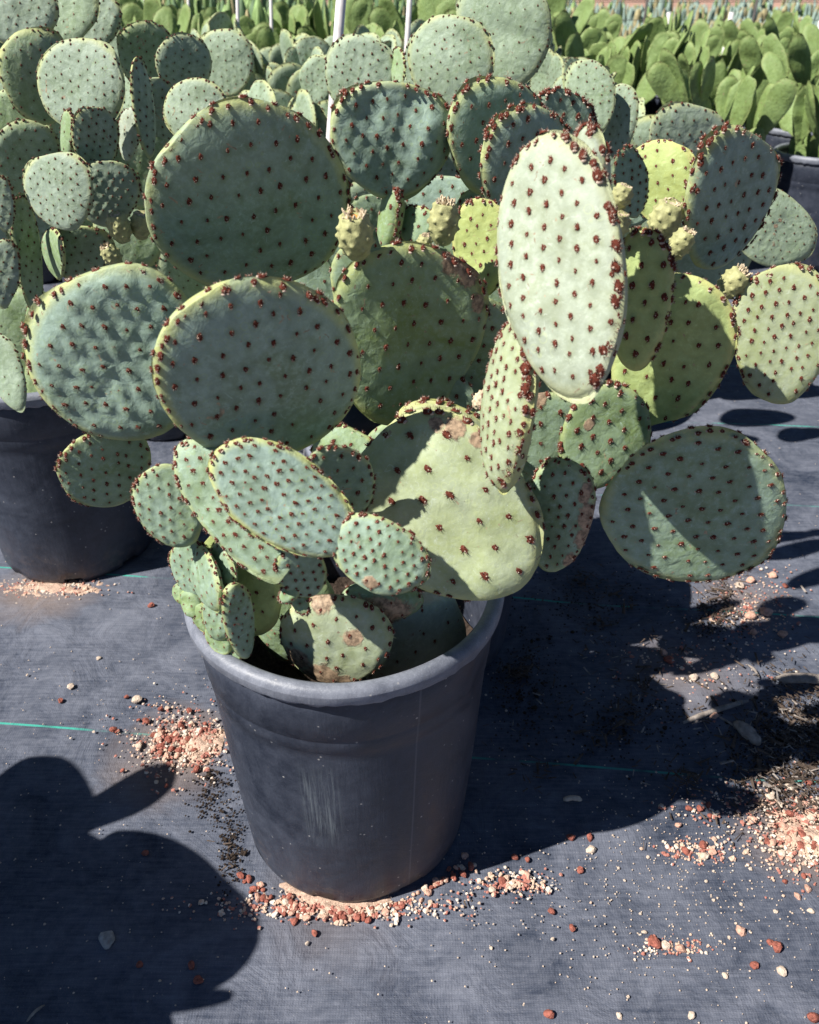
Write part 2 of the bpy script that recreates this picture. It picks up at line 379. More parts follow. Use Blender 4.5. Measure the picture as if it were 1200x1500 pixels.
# areole: dome of glochids on a little woolly collar, a few bristles
def areole_mesh(name, seed, detail=True, dark=False):
    r = np.random.default_rng(seed); V = []; Fc = []; mi = []
    ns, nrg = (10, 4) if detail else (6, 2)
    def dome(cx, cy, rx, ry, h, z0, mat, jit):
        b0 = len(V)
        for i in range(nrg):
            a = i / nrg * math.pi / 2
            for j in range(ns):
                t = j / ns * 2 * math.pi; k = 1 + r.normal(0, jit)
                V.append((cx + rx * math.cos(a) * math.cos(t) * k, cy + ry * math.cos(a) * math.sin(t) * k, z0 + h * math.sin(a) * (1 + r.normal(0, jit))))
        V.append((cx, cy, z0 + h * (.92)))
        for i in range(nrg - 1):
            for j in range(ns): Fc.append((b0 + i * ns + j, b0 + i * ns + (j + 1) % ns, b0 + (i + 1) * ns + (j + 1) % ns, b0 + (i + 1) * ns + j)); mi.append(mat)
        for j in range(ns): Fc.append((b0 + (nrg - 1) * ns + j, b0 + (nrg - 1) * ns + (j + 1) % ns, b0 + nrg * ns)); mi.append(mat)
    dome(0, .1, .78, 1.08, .52, -.16, 0, .18)
    if detail:
        dome(0, -.95, .50, .30, .30, -.16, 1, .12); dome(r.uniform(-.3, .3), r.uniform(-.4, .2), .20, .24, .64, -.1, 1, .15)
        for k in range(22):
            t = r.uniform(0, 6.28); l = r.uniform(.65, 1.05); tilt = r.uniform(.1, 1.0)
            d = np.array([math.cos(t) * tilt, math.sin(t) * tilt + .15, 1]); d /= np.linalg.norm(d)
            c = np.array([math.cos(t) * .5, math.sin(t) * .7 + .1, .12]); s1 = np.cross(d, [0, 0, 1.0]); s1 /= np.linalg.norm(s1) + 1e-9; s2 = np.cross(d, s1)
            b0 = len(V)
            for q in range(3):
                an = q * 2.09; V.append(tuple(c + (s1 * math.cos(an) + s2 * math.sin(an)) * .07))
            V.append(tuple(c + d * l))
            for q in range(3): Fc.append((b0 + q, b0 + (q + 1) % 3, b0 + 3)); mi.append(0 if k % 4 else 1)
    return mesh_from(name, np.array(V), Fc, [M_AREOLE_D if dark else M_AREOLE, M_WOOL], mi), np.array(V), Fc, mi
AREOLES = [areole_mesh('areole', s) for s in range(1, 9)]
A_LOW = areole_mesh('areole_small', 9, False)
def frame(p, n, up=(0, 1, 0)):
    z = Vector(n).normalized(); x = Vector(up).cross(z)
    if x.length < 1e-4: x = Vector((1, 0, 0)).cross(z)
    x.normalize(); y = z.cross(x)
    M = Matrix((x, y, z)).transposed().to_4x4(); M.translation = Vector(p); return M
def joined_areoles(items, name, parent, dark=False, full=False):
    """items: (Matrix world/plant space, size) -> ONE stuff mesh"""
    Vs = []; Fs = []; mi = []; o = 0
    rr = random.Random(5)
    for M, s in items:
        _, V, Fc, m_ = (AREOLES[rr.randrange(8)] if full else A_LOW)
        Mn = np.array(M); P = (V * s) @ Mn[:3, :3].T + Mn[:3, 3]
        Vs.append(P); Fs += [tuple(i + o for i in f) for f in Fc]; mi += m_; o += len(V)
    if not Vs: return None
    me = mesh_from(name, np.concatenate(Vs), Fs, [M_AREOLE_D if dark else M_AREOLE, M_WOOL], mi)
    return link(name, me, parent, kind='stuff')

# ------------------------------------------------------------------ setting
def ground_sheet():
    nx, ny = 260, 300
    xs = np.sign(np.linspace(-1, 1, nx)) * np.abs(np.linspace(-1, 1, nx)) ** 2.2 * 16
    ys = -3 + np.linspace(0, 1, ny) ** 1.8 * 22
    X, Y = np.meshgrid(xs, ys); P = np.stack([X.ravel(), Y.ravel()], 1)
    Z = .0015 * wobble(P, 3, 9) + .0012 * np.clip(wobble(P @ np.array([[.4, 1.2], [-.3, 2.0]]), 8, 7, 4) - .9, 0, 1) * 4
    Z = np.clip(Z * 1.6, -.004, .005) * np.clip(3 - np.abs(P[:, 0]), 0, 1) - .002
    V = np.column_stack([P, Z])
    Fc = [(j * nx + i, j * nx + i + 1, (j + 1) * nx + i + 1, (j + 1) * nx + i) for j in range(ny - 1) for i in range(nx - 1)]
    link('ground_cover_fabric', mesh_from('ground_cover_fabric', V, Fc, [M_FABRIC]), kind='structure')
ground_sheet()
R_ = 900
link('ground', mesh_from('ground', np.array([(-R_, -R_, -.02), (R_, -R_, -.02), (R_, R_, -.02), (-R_, R_, -.02)]), [(0, 1, 2, 3)], [M_EARTH], smooth=False), kind='structure')

# pots ---------------------------------------------------------
POT_H, POT_R, POT_B = .385, .183, .147
def lathe(prof, ns, jit=None, closed_bottom=False):
    V = []; Fc = []
    for i, (r, z) in enumerate(prof):
        for j in range(ns):
            t = j / ns * 2 * math.pi; k, dz = jit(i, t) if jit else (0, 0)
            V.append(((r + k) * math.cos(t), (r + k) * math.sin(t), z + dz))
    for i in range(len(prof) - 1):
        for j in range(ns): Fc.append((i * ns + j, i * ns + (j + 1) % ns, (i + 1) * ns + (j + 1) % ns, (i + 1) * ns + j))
    return np.array(V), Fc
def pot_meshes():
    ns = 144
    def rb(z): return POT_B + (POT_R - .012 - POT_B) * (z / .35)
    prof = [(rb(0) - .020, .004), (rb(0) - .012, .0), (rb(0) - .003, .004), (rb(.012), .014)]
    for z in np.linspace(.03, .27, 12): prof.append((rb(z), z))
    prof += [(rb(.284), .284), (rb(.285) + .0009, .2852), (rb(.300) + .0009, .300), (rb(.303) + .0009, .303), (rb(.304) + .0020, .3042), (rb(.34) + .0020, .34), (rb(.366) + .0020, .368)]
    inner = [(rb(.366), .3685), (rb(.30) - .003, .30), (rb(.15) - .003, .15), (rb(.02) - .003, .02), (.001, .012)]
    def jit(i, t):
        z = prof[i][1] if i < len(prof) else 0.3
        k = .0010 * math.sin(3 * t + 1) + .0006 * math.sin(7 * t + z * 20)
        dz = 0.0
        if i in (1, 2) :
            for c in range(8):
                dt = (t - (-math.pi / 2 - .22 + c * math.pi / 4) + math.pi) % (2 * math.pi) - math.pi
                if abs(dt) < .10: dz += .014 if i == 2 else .016; k -= .004
        return k, dz
    V, Fc = lathe(prof + inner, ns, jit)
    body = mesh_from('pot_body', V, Fc, [M_POT])
    # rolled lip
    r0 = POT_R - .010; sec = []
    for q in range(15):
        a = q / 15 * 2 * math.pi
        sec.append((r0 + .0095 * math.cos(a) * (1.0 if math.cos(a) > 0 else .9), POT_H - .010 + .0088 * math.sin(a) - (.0055 if math.sin(a) < -.2 and math.cos(a) > 0 else 0)))
    rn = random.Random(3); ragged = [rn.gauss(0, 1) for _ in range(ns)]
    def jl(i, t):
        j = int(round(t / (2 * math.pi) * ns)) % ns
        k = .0010 * math.sin(3 * t + 1) + .0006 * math.sin(7 * t); dz = .0012 * math.sin(2 * t + .4)
        a = i / 15 * 2 * math.pi
        if math.sin(a) < -.5: dz += -.0008 + .0011 * ragged[j] * (1 if math.cos(a) > 0 else 0)
        return k, dz
    V, Fc = lathe(sec + [sec[0]], ns, jl)
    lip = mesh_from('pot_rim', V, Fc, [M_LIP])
    # soil
    P = [(0, 0, .335)]; Fs = []
    for i in range(1, 13):
        for j in range(48):
            t = j / 48 * 6.2832; r = .1665 * i / 12
            P.append((r * math.cos(t), r * math.sin(t), .315 + .004 * math.sin(9 * r * 30 + 3 * t) + rn.gauss(0, .0035)))
    for j in range(48):
        Fs.append((0, 1 + j, 1 + (j + 1) % 48))
        for i in range(11): Fs.append((1 + i * 48 + j, 1 + (i + 1) * 48 + j, 1 + (i + 1) * 48 + (j + 1) % 48, 1 + i * 48 + (j + 1) % 48))
    for q_ in range(len(P)): P[q_] = (P[q_][0] * .96, P[q_][1] * .96, P[q_][2] - .045)
    soil = mesh_from('soil', np.array(P), Fs, [M_SOIL])
    for me_ in (body, lip, soil):
        for v in me_.vertices: v.co.z *= 1.065
    return body, lip, soil
PB, PL, PS = pot_meshes()
def pot(x, y, label, group=None, rz=0.0):
    e = empty('plastic_pot', (x, y, 0), rz)
    tag(e, label, 'plant pot', group)
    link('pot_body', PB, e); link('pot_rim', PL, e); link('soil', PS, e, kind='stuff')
    return e

# ------------------------------------------------------------------ cactus placed pad by pad
def nrm(az, el):
    a, e = math.radians(az), math.radians(el)
    return np.array([math.sin(a) * math.cos(e), -math.cos(a) * math.cos(e), math.sin(e)])
DEBUG = []; WHO = {}
def pad_place(cx, cy, hw, hh, ang, y, az, el):
    """centre/half sizes seen from the photograph's viewpoint -> true plane ellipse in the world"""
    c = at(cx, cy, y); n = nrm(az, el)
    if n @ (CAM - c) < 0: print('PAD FACES AWAY', cx, cy)
    A = math.radians(ang); v = np.array([math.sin(A), -math.cos(A)]); u = np.array([math.cos(A), math.sin(A)])
    def hit(p):
        r = ray(*p); return CAM + r * ((n @ (c - CAM)) / (n @ r))
    V = (hit((cx + v[0] * hh, cy + v[1] * hh)) - hit((cx - v[0] * hh, cy - v[1] * hh))) / 2
    U = (hit((cx + u[0] * hw, cy + u[1] * hw)) - hit((cx - u[0] * hw, cy - u[1] * hw))) / 2
    c = (hit((cx + v[0] * hh, cy + v[1] * hh)) + hit((cx - v[0] * hh, cy - v[1] * hh))) / 2
    b = np.linalg.norm(V); yv = V / b; xv = np.cross(yv, n); 
    if xv @ U < 0: pass
    ua = U @ xv; sh = U @ yv
    return c, n, yv, xv, abs(ua), b, sh / b * math.copysign(1, ua)
class Plant:
    def __init__(s, name, loc, label, group=None):
        s.e = empty(name, loc); tag(s.e, label, 'cactus', group); s.loc = np.array(loc); s.items = []; s.pads = []
    def pad(s, cx, cy, hw, hh, ang, y, az, el, mat=M_PAD, seed=None, label=None, near=True, size_ar=None, **k):
        c, n, yv, xv, a, b, sh = pad_place(cx, cy, hw, hh, ang, y, az, el)
        T = k.pop('T', min(.0125, .12 * min(a, b) + .0018))
        # the pad's own thickness widens what is seen of a tilted pad: take it off the outline
        seed = seed if seed is not None else int(cx * 7 + cy * 13)
        DEBUG.append((cx, cy, round(a, 3), round(b, 3), round(float(n @ np.array(S)), 2)))
        me, ar = pad_mesh('pad', a, b, mat, seed, T=T, asz=(size_ar or .0040) * (.76 if near else .58), **k)
        # shear along the second axis (keeps the seen outline)
        if abs(sh) > 1e-4:
            n_ = len(me.vertices); co = np.empty(n_ * 3, np.float32); me.vertices.foreach_get('co', co); co = co.reshape(-1, 3)
            co[:, 1] += co[:, 0] / a * sh * b; me.vertices.foreach_set('co', co.ravel()); me.update()
            ar = [(p + np.array([0, p[0] / a * sh * b, 0]), nn, sz) for p, nn, sz in ar]
        M = Matrix((Vector(xv), Vector(yv), Vector(n))).transposed().to_4x4(); M.translation = Vector(c - s.loc)
        o = link('pad', me, s.e, M, label=label)
        WHO[o.name] = (cx, cy)
        for p, nn, sz in ar:
            F_ = M @ frame(p, nn)
            d = np.array(F_.translation) + s.loc - CAM
            nz = Vector(F_.col[2][:3]).normalized(); seen = -(nz @ Vector(d).normalized())
            s.items.append((F_, sz, sz / np.linalg.norm(d) * (1 if seen > .1 else .2), o, M, near))
        return o
    def finish(s, limit=290, dark=False):
        it = sorted(s.items, key=lambda q: -q[2]); rr = random.Random(3)
        k = 0; rest = []
        for F_, sz, app, o, M, near in it:
            if near and k < limit and app * F * 2 > 8.5:
                me = AREOLES[rr.randrange(8)][0]
                link('areole', me, o, (M.inverted() @ F_) @ Matrix.Scale(sz, 4)); k += 1
            else: rest.append((F_, sz, near))
        if rest: joined_areoles([(a, b) for a, b, c in rest], 'areoles', s.e, dark=dark, full=any(c for a, b, c in rest))
        return k

def fruit(parent, loc, px, py, y, r_px, ang=0, tilt=(0, 0), top='dry', scale_h=1.35, mat=None):
    p = at(px, py, y); d = (y * cp + (CAMH - p[2]) * sp_); r = 1.08 * r_px * d / F
    ns, nrg = 56, 32; V = []; Fc = []; mi = []
    rn = random.Random(int(px)); h = r * 2 * scale_h
    T_ = [(rn.uniform(0, 6.28) if False else (k * 2.399), (k + .5) / 34) for k in range(34)]
    for i in range(nrg + 1):
        t = i / nrg; prof = math.sin(math.pi * min(1, .12 + t * .72)) ** .7
        if i == nrg: prof *= .35
        z = h * (t - .5) if i < nrg else h * .43
        for j in range(ns):
            a = j / ns * 6.2832; b = 0
            for (ta, tt) in T_:
                da = (a - ta + math.pi) % 6.2832 - math.pi
                b += math.exp(-(da * prof * r / (.12 * r)) ** 2 - ((t - tt) * h / (.13 * r)) ** 2)
            R = r * prof * (1 + .22 * b)
            V.append((R * math.cos(a), R * math.sin(a), z))
    for i in range(nrg):
        for j in range(ns): Fc.append((i * ns + j, i * ns + (j + 1) % ns, (i + 1) * ns + (j + 1) % ns, (i + 1) * ns + j))
    Fc.append(tuple(nrg * ns + j for j in range(ns)))
    mi = [0] * (nrg * ns) + [1]
    me = mesh_from('fruit', np.array(V), Fc, [mat or M_FRUIT, M_FLOWER if top == 'flower' else M_PETAL], mi)
    A = math.radians(ang)
    up = Vector((math.sin(A), 0, math.cos(A))) + Vector((tilt[0], tilt[1], 0)); M = frame(p, up, (0, 1, 0))
    M.translation = Vector(p) - parent.location
    o = link('fruit', me, parent, M)
    # dry flower remains: ragged crown of short petals
    Vp = []; Fp = []
    for k in range(38 if top != 'bud' else 20):
        a = rn.uniform(0, 6.28); rr = r * rn.uniform(.30, .62); L_ = r * rn.uniform(.15, .5) * (1 if top != 'bud' else .5); wd = r * rn.uniform(.05, .12)
        c = Vector((rr * math.cos(a), rr * math.sin(a), h * .42)); out = Vector((math.cos(a), math.sin(a), 0)); tn = Vector((-math.sin(a), math.cos(a), 0))
        up_ = (Vector((0, 0, 1)) + out * rn.uniform(-.5, .6)).normalized(); b0 = len(Vp); th_ = out * r * .05
        for off in (-th_, th_):
            Vp += [c - tn * wd + off, c + tn * wd + off, c + up_ * L_ * .7 + tn * wd * .8 + off, c + up_ * L_ + off, c + up_ * L_ * .6 - tn * wd * .8 + off]
        Fp += [(b0, b0 + 1, b0 + 2, b0 + 3, b0 + 4), (b0 + 9, b0 + 8, b0 + 7, b0 + 6, b0 + 5)]
        for q in range(5): Fp.append((b0 + q, b0 + 5 + q, b0 + 5 + (q + 1) % 5, b0 + (q + 1) % 5))
    link('petals', mesh_from('petals', np.array([tuple(v) for v in Vp]), Fp, [M_PETAL], smooth=False), o, kind='stuff')
    # pale spine cushions on the tubercles
    its = []
    for (ta, tt) in T_:
        prof = math.sin(math.pi * min(1, .12 + tt * .72)) ** .7; R = r * prof * 1.11
        its.append((frame((R * math.cos(ta), R * math.sin(ta), h * (tt - .5)), (math.cos(ta), math.sin(ta), (tt - .4) * .9), (0, 0, 1)), r * .085))
    a_ = joined_areoles(its, 'spine_cushions', o, full=False); a_.data.materials[0] = M_WOOL
    return o

#PLANTS_BEGIN
# main plant --------------------------------------------------
PX, PY = -.074, .777
main_pot = pot(PX, PY, 'scuffed black plastic pot in the middle holding the large front cactus')
P = Plant('prickly_pear', (PX, PY, .335), 'large blue-green prickly pear with rust-dotted pads growing in the front pot')
hi = dict(res=(24, 104))
P.pad(370, 290, 150, 141, 4, .90, 24, -12, sq=1.0, taper=-.04, n_ar=60, n_rim=36, tub=.0004, wr=.0004, tint=.30, rimy=.75, lumpy=.020, size_ar=.0043, **hi)
P.pad(172, 520, 127, 133, -35, .73, 8, 0, sq=1.0, n_ar=52, n_rim=34, tub=.0032, wr=.0011, tint=.12, rimy=.8, size_ar=.0040, T=.012, **hi)
P.pad(385, 538, 152, 133, 0, .66, 24, -12, sq=1.0, n_ar=62, n_rim=38, tub=.0004, wr=.0003, tint=.10, rimy=.85, lumpy=.016, taper=.0, size_ar=.0038, **hi)
P.pad(598, 490, 112, 132, 14, .84, 18, -5, n_ar=46, n_rim=30, tub=.0006, wr=.0016, wrf=45, tint=.95, rimy=.7, taper=.16, cork=((.3, .97, .2), (.55, .85, .15), (.75, .6, .12)), size_ar=.0042, T=.012, **hi)
P.pad(417, 733, 66, 124, -56, .595, 4, 22, n_ar=80, n_rim=34, tub=.0014, wr=.0006, tint=.02, rimy=.9, size_ar=.0030, **hi)
P.pad(345, 748, 52, 128, -38, .62, -5, 30, n_ar=46, n_rim=24, tub=.0016, wr=.0012, tint=.5, rimy=.4, size_ar=.0036, **hi)
P.pad(250, 742, 50, 64, -25, .67, 0, 8, n_ar=34, n_rim=20, tub=.0014, wr=.001, tint=.45, rimy=.5, size_ar=.0029, **hi)
P.pad(156, 686, 71, 57, -20, .74, 22, -12, n_ar=40, n_rim=26, tub=.0006, wr=.0006, tint=.55, rimy=.7, size_ar=.0029, **hi)
P.pad(494, 714, 54, 60, 15, .66, 10, -18, n_ar=26, n_rim=18, tub=.0008, wr=.001, tint=.55, rimy=.4, size_ar=.0034, **hi)
P.pad(556, 815, 74, 54, 30, .575, -5, 22, n_ar=50, n_rim=22, tub=.0014, wr=.0016, tint=.35, rimy=.6, size_ar=.0028, cork=((.1, -.7, .2),), **hi)
P.pad(442, 838, 36, 40, -30, .60, 20, -6, n_ar=22, n_rim=12, tub=.0006, wr=.0006, tint=.55, rimy=.7, size_ar=.0028, **hi)
P.pad(656, 752, 122, 156, -46, .685, -8, 20, n_ar=26, n_rim=22, tub=.0016, wr=.0032, wrf=55, tint=.95, rimy=.65, lumpy=.02, size_ar=.0060, mat=M_PALE, sq=.92, taper=.2, cork=((.80, .50, .13), (.88, .28, .10), (.68, .66, .09), (-.55, .25, .06), (.95, .1, .08)), T=.014, label='broad pale pad with a torn brown scar on its upper edge', res=(28, 112))
P.pad(668, 648, 92, 50, 24, .76, 0, 12, n_ar=18, n_rim=24, tub=.001, wr=.008, wrf=85, tint=1.3, rimy=.9, lumpy=.04, size_ar=.0044, mat=M_PALE, T=.014, **hi)
P.pad(505, 672, 52, 48, 35, .775, -12, 20, n_ar=10, n_rim=20, tub=.001, wr=.001, tint=1.0, rimy=.8, size_ar=.0040, **hi)
P.pad(748, 592, 33, 128, 5, .655, -64, 8, n_ar=64, n_rim=36, tub=.0010, wr=.0016, wrf=40, tint=.75, rimy=.9, edge=(.6, 2.8, 10, 1.7), taper=-.05, size_ar=.0037, mat=M_PALE, T=.014, label='narrow pale green pad seen nearly edge-on', **hi)
P.pad(821, 390, 91, 194, -7, .652, -42, 16, n_ar=66, n_rim=30, tub=.0007, wr=.0007, tint=.12, rimy=.45, edge=(.35, 2.7, 16, 1.6), taper=.02, size_ar=.0038, mat=M_PALE, T=.013, label='tall whitish pad with large rust tufts down its edge', res=(28, 120))
P.pad(868, 250, 22, 66, -4, .70, -50, 14, n_ar=12, n_rim=14, tub=.001, wr=.001, tint=.1, rimy=.5, size_ar=.0048, mat=M_PALE, T=.013, **hi)
P.pad(938, 440, 46, 104, 6, .745, -28, 8, n_ar=18, n_rim=24, tub=.0014, wr=.0034, wrf=48, mat=M_YEL, tint=.6, rimy=.9, lumpy=.02, size_ar=.0046, **hi)
P.pad(982, 514, 84, 118, 24, .79, -16, 6, n_ar=30, n_rim=28, tub=.0014, wr=.0032, wrf=48, mat=M_YEL, tint=.4, rimy=.8, size_ar=.0040, **hi)
P.pad(1015, 746, 108, 138, 82, .695, -2, 0, n_ar=70, n_rim=38, tub=.0005, wr=.0004, tint=.45, rimy=.6, lumpy=.022, size_ar=.0037, **hi)
P.pad(1144, 490, 73, 103, 3, .84, -12, 6, n_ar=64, n_rim=32, tub=.0007, wr=.0006, tint=.85, rimy=.6, size_ar=.0034, mat=M_PALE, **hi)
P.pad(1065, 290, 62, 109, 20, .94, 26, -10, n_ar=44, n_rim=32, tub=.0004, wr=.0005, tint=.1, rimy=.8, size_ar=.0040, T=.013, **hi)
P.pad(968, 268, 54, 64, -12, 1.10, -28, 14, n_ar=20, n_rim=18, tub=.0006, wr=.0022, tint=1.2, rimy=.9, size_ar=.0036, mat=M_YEL, **hi)
P.pad(924, 268, 25, 52, -6, 1.06, 30, -8, n_ar=26, n_rim=16, tub=.0004, wr=.0005, tint=.1, rimy=.5, size_ar=.0030, **hi)
P.pad(930, 300, 30, 38, 40, 1.12, -10, 10, n_ar=14, n_rim=10, tint=.2, rimy=.4, size_ar=.0030)
P.pad(818, 754, 50, 83, 6, .70, -30, 6, n_ar=44, n_rim=30, tub=.0006, wr=.0009, tint=.5, rimy=.5, size_ar=.0031, cork=((.9, .1, .28), (.85, -.3, .25), (.55, -.75, .22), (.75, .5, .2)), T=.012, **hi)
P.pad(884, 640, 62, 82, 30, .76, 4, 8, n_ar=24, n_rim=18, tub=.0006, wr=.0016, tint=.8, rimy=.5, size_ar=.0044, cork=((-.5, .1, .14),), **hi)
P.pad(800, 640, 62, 66, -10, .80, 0, 0, n_ar=16, n_rim=14, tub=.0006, wr=.0012, tint=.6, rimy=.4, size_ar=.0042, cork=((0, .9, .2),), **hi)
P.pad(704, 362, 40, 74, 0, .95, -20, 10, n_ar=26, n_rim=18, tub=.0006, wr=.0018, tint=1.1, rimy=.9, size_ar=.0032, mat=M_YEL, **hi)
P.pad(695, 520, 56, 88, 12, .88, 12, -6, n_ar=24, n_rim=18, tub=.0006, wr=.001, tint=.8, rimy=.4, size_ar=.0036, **hi)
P.pad(650, 590, 46, 44, 0, .86, 0, 4, n_ar=10, n_rim=10, tub=.0006, wr=.001, tint=.5, rimy=.4, size_ar=.0040)
P.pad(760, 560, 60, 90, 0, .90, 8, -4, n_ar=22, n_rim=16, tint=.7, rimy=.4, size_ar=.0038)
for (cx, cy, y_) in ((585, 690, .90), (735, 660, .95), (800, 560, .93), (840, 480, .92)):  # hidden pads added in the plant's heart, turned sunward to deepen the ground shadow
    P.pad(cx, cy, 62, 74, 0, y_, -30, 6, n_ar=14, n_rim=8, tint=.6, rimy=.3, size_ar=.0038)
P.pad(490, 938, 82, 66, 10, .665, -8, 10, n_ar=22, n_rim=20, tub=.0008, wr=.0016, wrf=45, mat=M_PALE, tint=.7, rimy=.5, lumpy=.02, size_ar=.0036, cork=((-.1, -.75, .42), (.25, -.85, .3), (.35, .3, .22), (-.6, -.45, .3), (-.3, .9, .25)), T=.012, **hi)
P.pad(608, 950, 78, 108, 4, .735, 14, 0, n_ar=22, n_rim=10, tub=.0006, wr=.0012, tint=.0, rimy=.1, size_ar=.0034, taper=.02, mat=M_PALE, cork=((-.6, .75, .3), (-.2, .85, .2)), T=.02, label='thick bluish trunk pad rising from the soil', **hi)
P.pad(352, 852, 62, 84, -28, .69, -4, 14, n_ar=18, n_rim=12, tub=.001, wr=.0022, wrf=40, tint=.8, rimy=.7, size_ar=.0032, mat=M_YEL, **hi)
P.pad(430, 900, 60, 70, 10, .76, 0, 5, n_ar=14, n_rim=8, tint=.8, rimy=.3, size_ar=.0034, T=.016)
P.pad(560, 880, 58, 26, 4, .70, 0, 10, n_ar=6, n_rim=6, tint=.7, rimy=.2, size_ar=.003, wr=.003, cork=((0, 0, .9),), T=.016)
# pups at the pot's left edge
for (cx, cy, hw, hh, ang, y, az, el, n) in ((281, 832, 28, 44, -14, .69, -20, 10, 22), (303, 848, 18, 50, -18, .665, -58, 10, 18), (329, 832, 13, 40, -16, .675, -55, 6, 12),
                                            (324, 897, 25, 42, 4, .655, -25, 10, 22), (350, 908, 23, 56, -8, .635, 42, -4, 26), (346, 858, 16, 32, -20, .70, 25, 0, 8)):
    P.pad(cx, cy, hw, hh, ang, y, az, el, n_ar=n, n_rim=22, tub=.0010, wr=.0006, tint=.5, rimy=.75, size_ar=.0021, T=.007, res=(18, 64))
for (cx, cy, hw, hh, y) in ((283, 884, 16, 24, .68), (300, 905, 16, 26, .67), (322, 935, 18, 26, .655), (337, 955, 15, 22, .65), (268, 870, 12, 18, .69)):
    P.pad(cx, cy, hw, hh, -30, y, -20, 25, n_ar=7, n_rim=5, tint=1.2, rimy=.9, wr=.0016, wrf=120, size_ar=.0018, T=.006, res=(14, 48))
for (cx, cy, hw, hh, ang, y, az, el) in ((425, 868, 18, 13, -60, .60, -20, 30), (440, 882, 20, 12, 70, .605, -10, 30)):
    P.pad(cx, cy, hw, hh, ang, y, az, el, n_ar=4, n_rim=12, tint=1.2, rimy=.9, size_ar=.0026, T=.006, res=(14, 48))
fruit(P.e, None, 521, 345, .80, 24, -3, (0, -.25), 'flower')
fruit(P.e, None, 650, 326, .90, 20, 4, (0, -.1), 'dry', 1.45)
fruit(P.e, None, 622, 355, .85, 10, 10, (0, -.1), 'dry', 1.0)
fruit(P.e, None, 975, 322, .92, 21, 12, (0, -.2), 'bud', 1.3)
fruit(P.e, None, 996, 358, .84, 15, 22, (0, -.2), 'dry', 1.5)
fruit(P.e, None, 1073, 415, .86, 17, 30, (0, -.2), 'dry', 1.3)
fruit(P.e, None, 910, 288, .76, 14, 18, (0, -.1), 'bud', 1.2)
fruit(P.e, None, 905, 330, .75, 15, 10, (0, -.2), 'bud', 1.2)
fruit(P.e, None, 707, 586, .80, 12, 40, (0, -.2), 'dry', 1.2, M_PETAL)
print('areoles', P.finish(), len(P.items))

# plant behind the front one ---------------------------------
pot(.02, 1.15, 'black plastic pot in shade right behind the front pot')
B = Plant('prickly_pear', (.02, 1.15, .335), 'blue-green prickly pear standing directly behind the front cactus')
mid = dict(res=(18, 72))
B.pad(575, 205, 90, 86, 2, 1.08, 14, -6, n_ar=44, n_rim=30, tub=.0020, wr=.0046, wrf=60, tint=.05, rimy=.7, size_ar=.0042, T=.013, res=(30, 112))
B.pad(728, 200, 70, 87, 10, 1.10, 26, -8, n_ar=34, n_rim=30, tub=.0004, wr=.0006, tint=.3, rimy=.8, size_ar=.0044, T=.014, **mid)
B.pad(768, 244, 60, 92, 14, 1.02, 34, -8, n_ar=34, n_rim=30, tub=.0004, wr=.0006, tint=.1, rimy=.8, size_ar=.0044, T=.014, **mid)
B.pad(820, 186, 48, 54, 25, 1.16, 16, -6, n_ar=20, n_rim=22, tub=.0012, wr=.003, tint=.1, rimy=.3, size_ar=.0052, **mid)
B.pad(650, 300, 64, 42, 0, 1.20, -10, 8, n_ar=16, n_rim=12, tub=.0008, wr=.001, tint=.1, rimy=.3, size_ar=.004, **mid)
B.pad(555, 330, 46, 50, -5, 1.16, 18, -4, n_ar=18, n_rim=12, tint=.6, rimy=.3, size_ar=.0036, **mid)
B.pad(572, 318, 13, 52, 4, 1.08, -55, 10, n_ar=6, n_rim=20, tint=1.1, rimy=.9, size_ar=.0040, T=.011, **mid)
B.pad(610, 330, 26, 30, 20, 1.08, -30, 10, n_ar=6, n_rim=12, tint=1.1, rimy=.8, wr=.002, size_ar=.0036, **mid)
B.pad(690, 330, 30, 52, 10, 1.12, -30, 10, n_ar=10, n_rim=12, tint=1.0, rimy=.8, wr=.002, size_ar=.0036, **mid)
B.pad(545, 420, 60, 80, 0, 1.22, 5, 0, n_ar=18, n_rim=10, tint=.7, **mid)
B.pad(640, 420, 70, 80, 5, 1.20, 0, 0, n_ar=18, n_rim=10, tint=.7, **mid)
B.pad(800, 320, 60, 80, 5, 1.18, 5, 0, n_ar=18, n_rim=10, tint=.5, **mid)
B.pad(720, 450, 70, 90, 0, 1.20, 0, 0, n_ar=18, n_rim=10, tint=.6, **mid)
B.pad(484, 400, 56, 90, 0, 1.25, 0, 0, n_ar=16, n_rim=8, tint=.6, **mid)
B.pad(860, 380, 60, 90, 10, 1.16, 0, 0, n_ar=18, n_rim=10, tint=.6, **mid)
B.pad(620, 540, 80, 90, 0, 1.24, 0, 0, n_ar=12, n_rim=6, tint=.6, **mid)
B.pad(440, 300, 50, 70, -20, 1.25, 0, 0, n_ar=12, n_rim=6, tint=.6, **mid)
print('areoles B', B.finish(0))

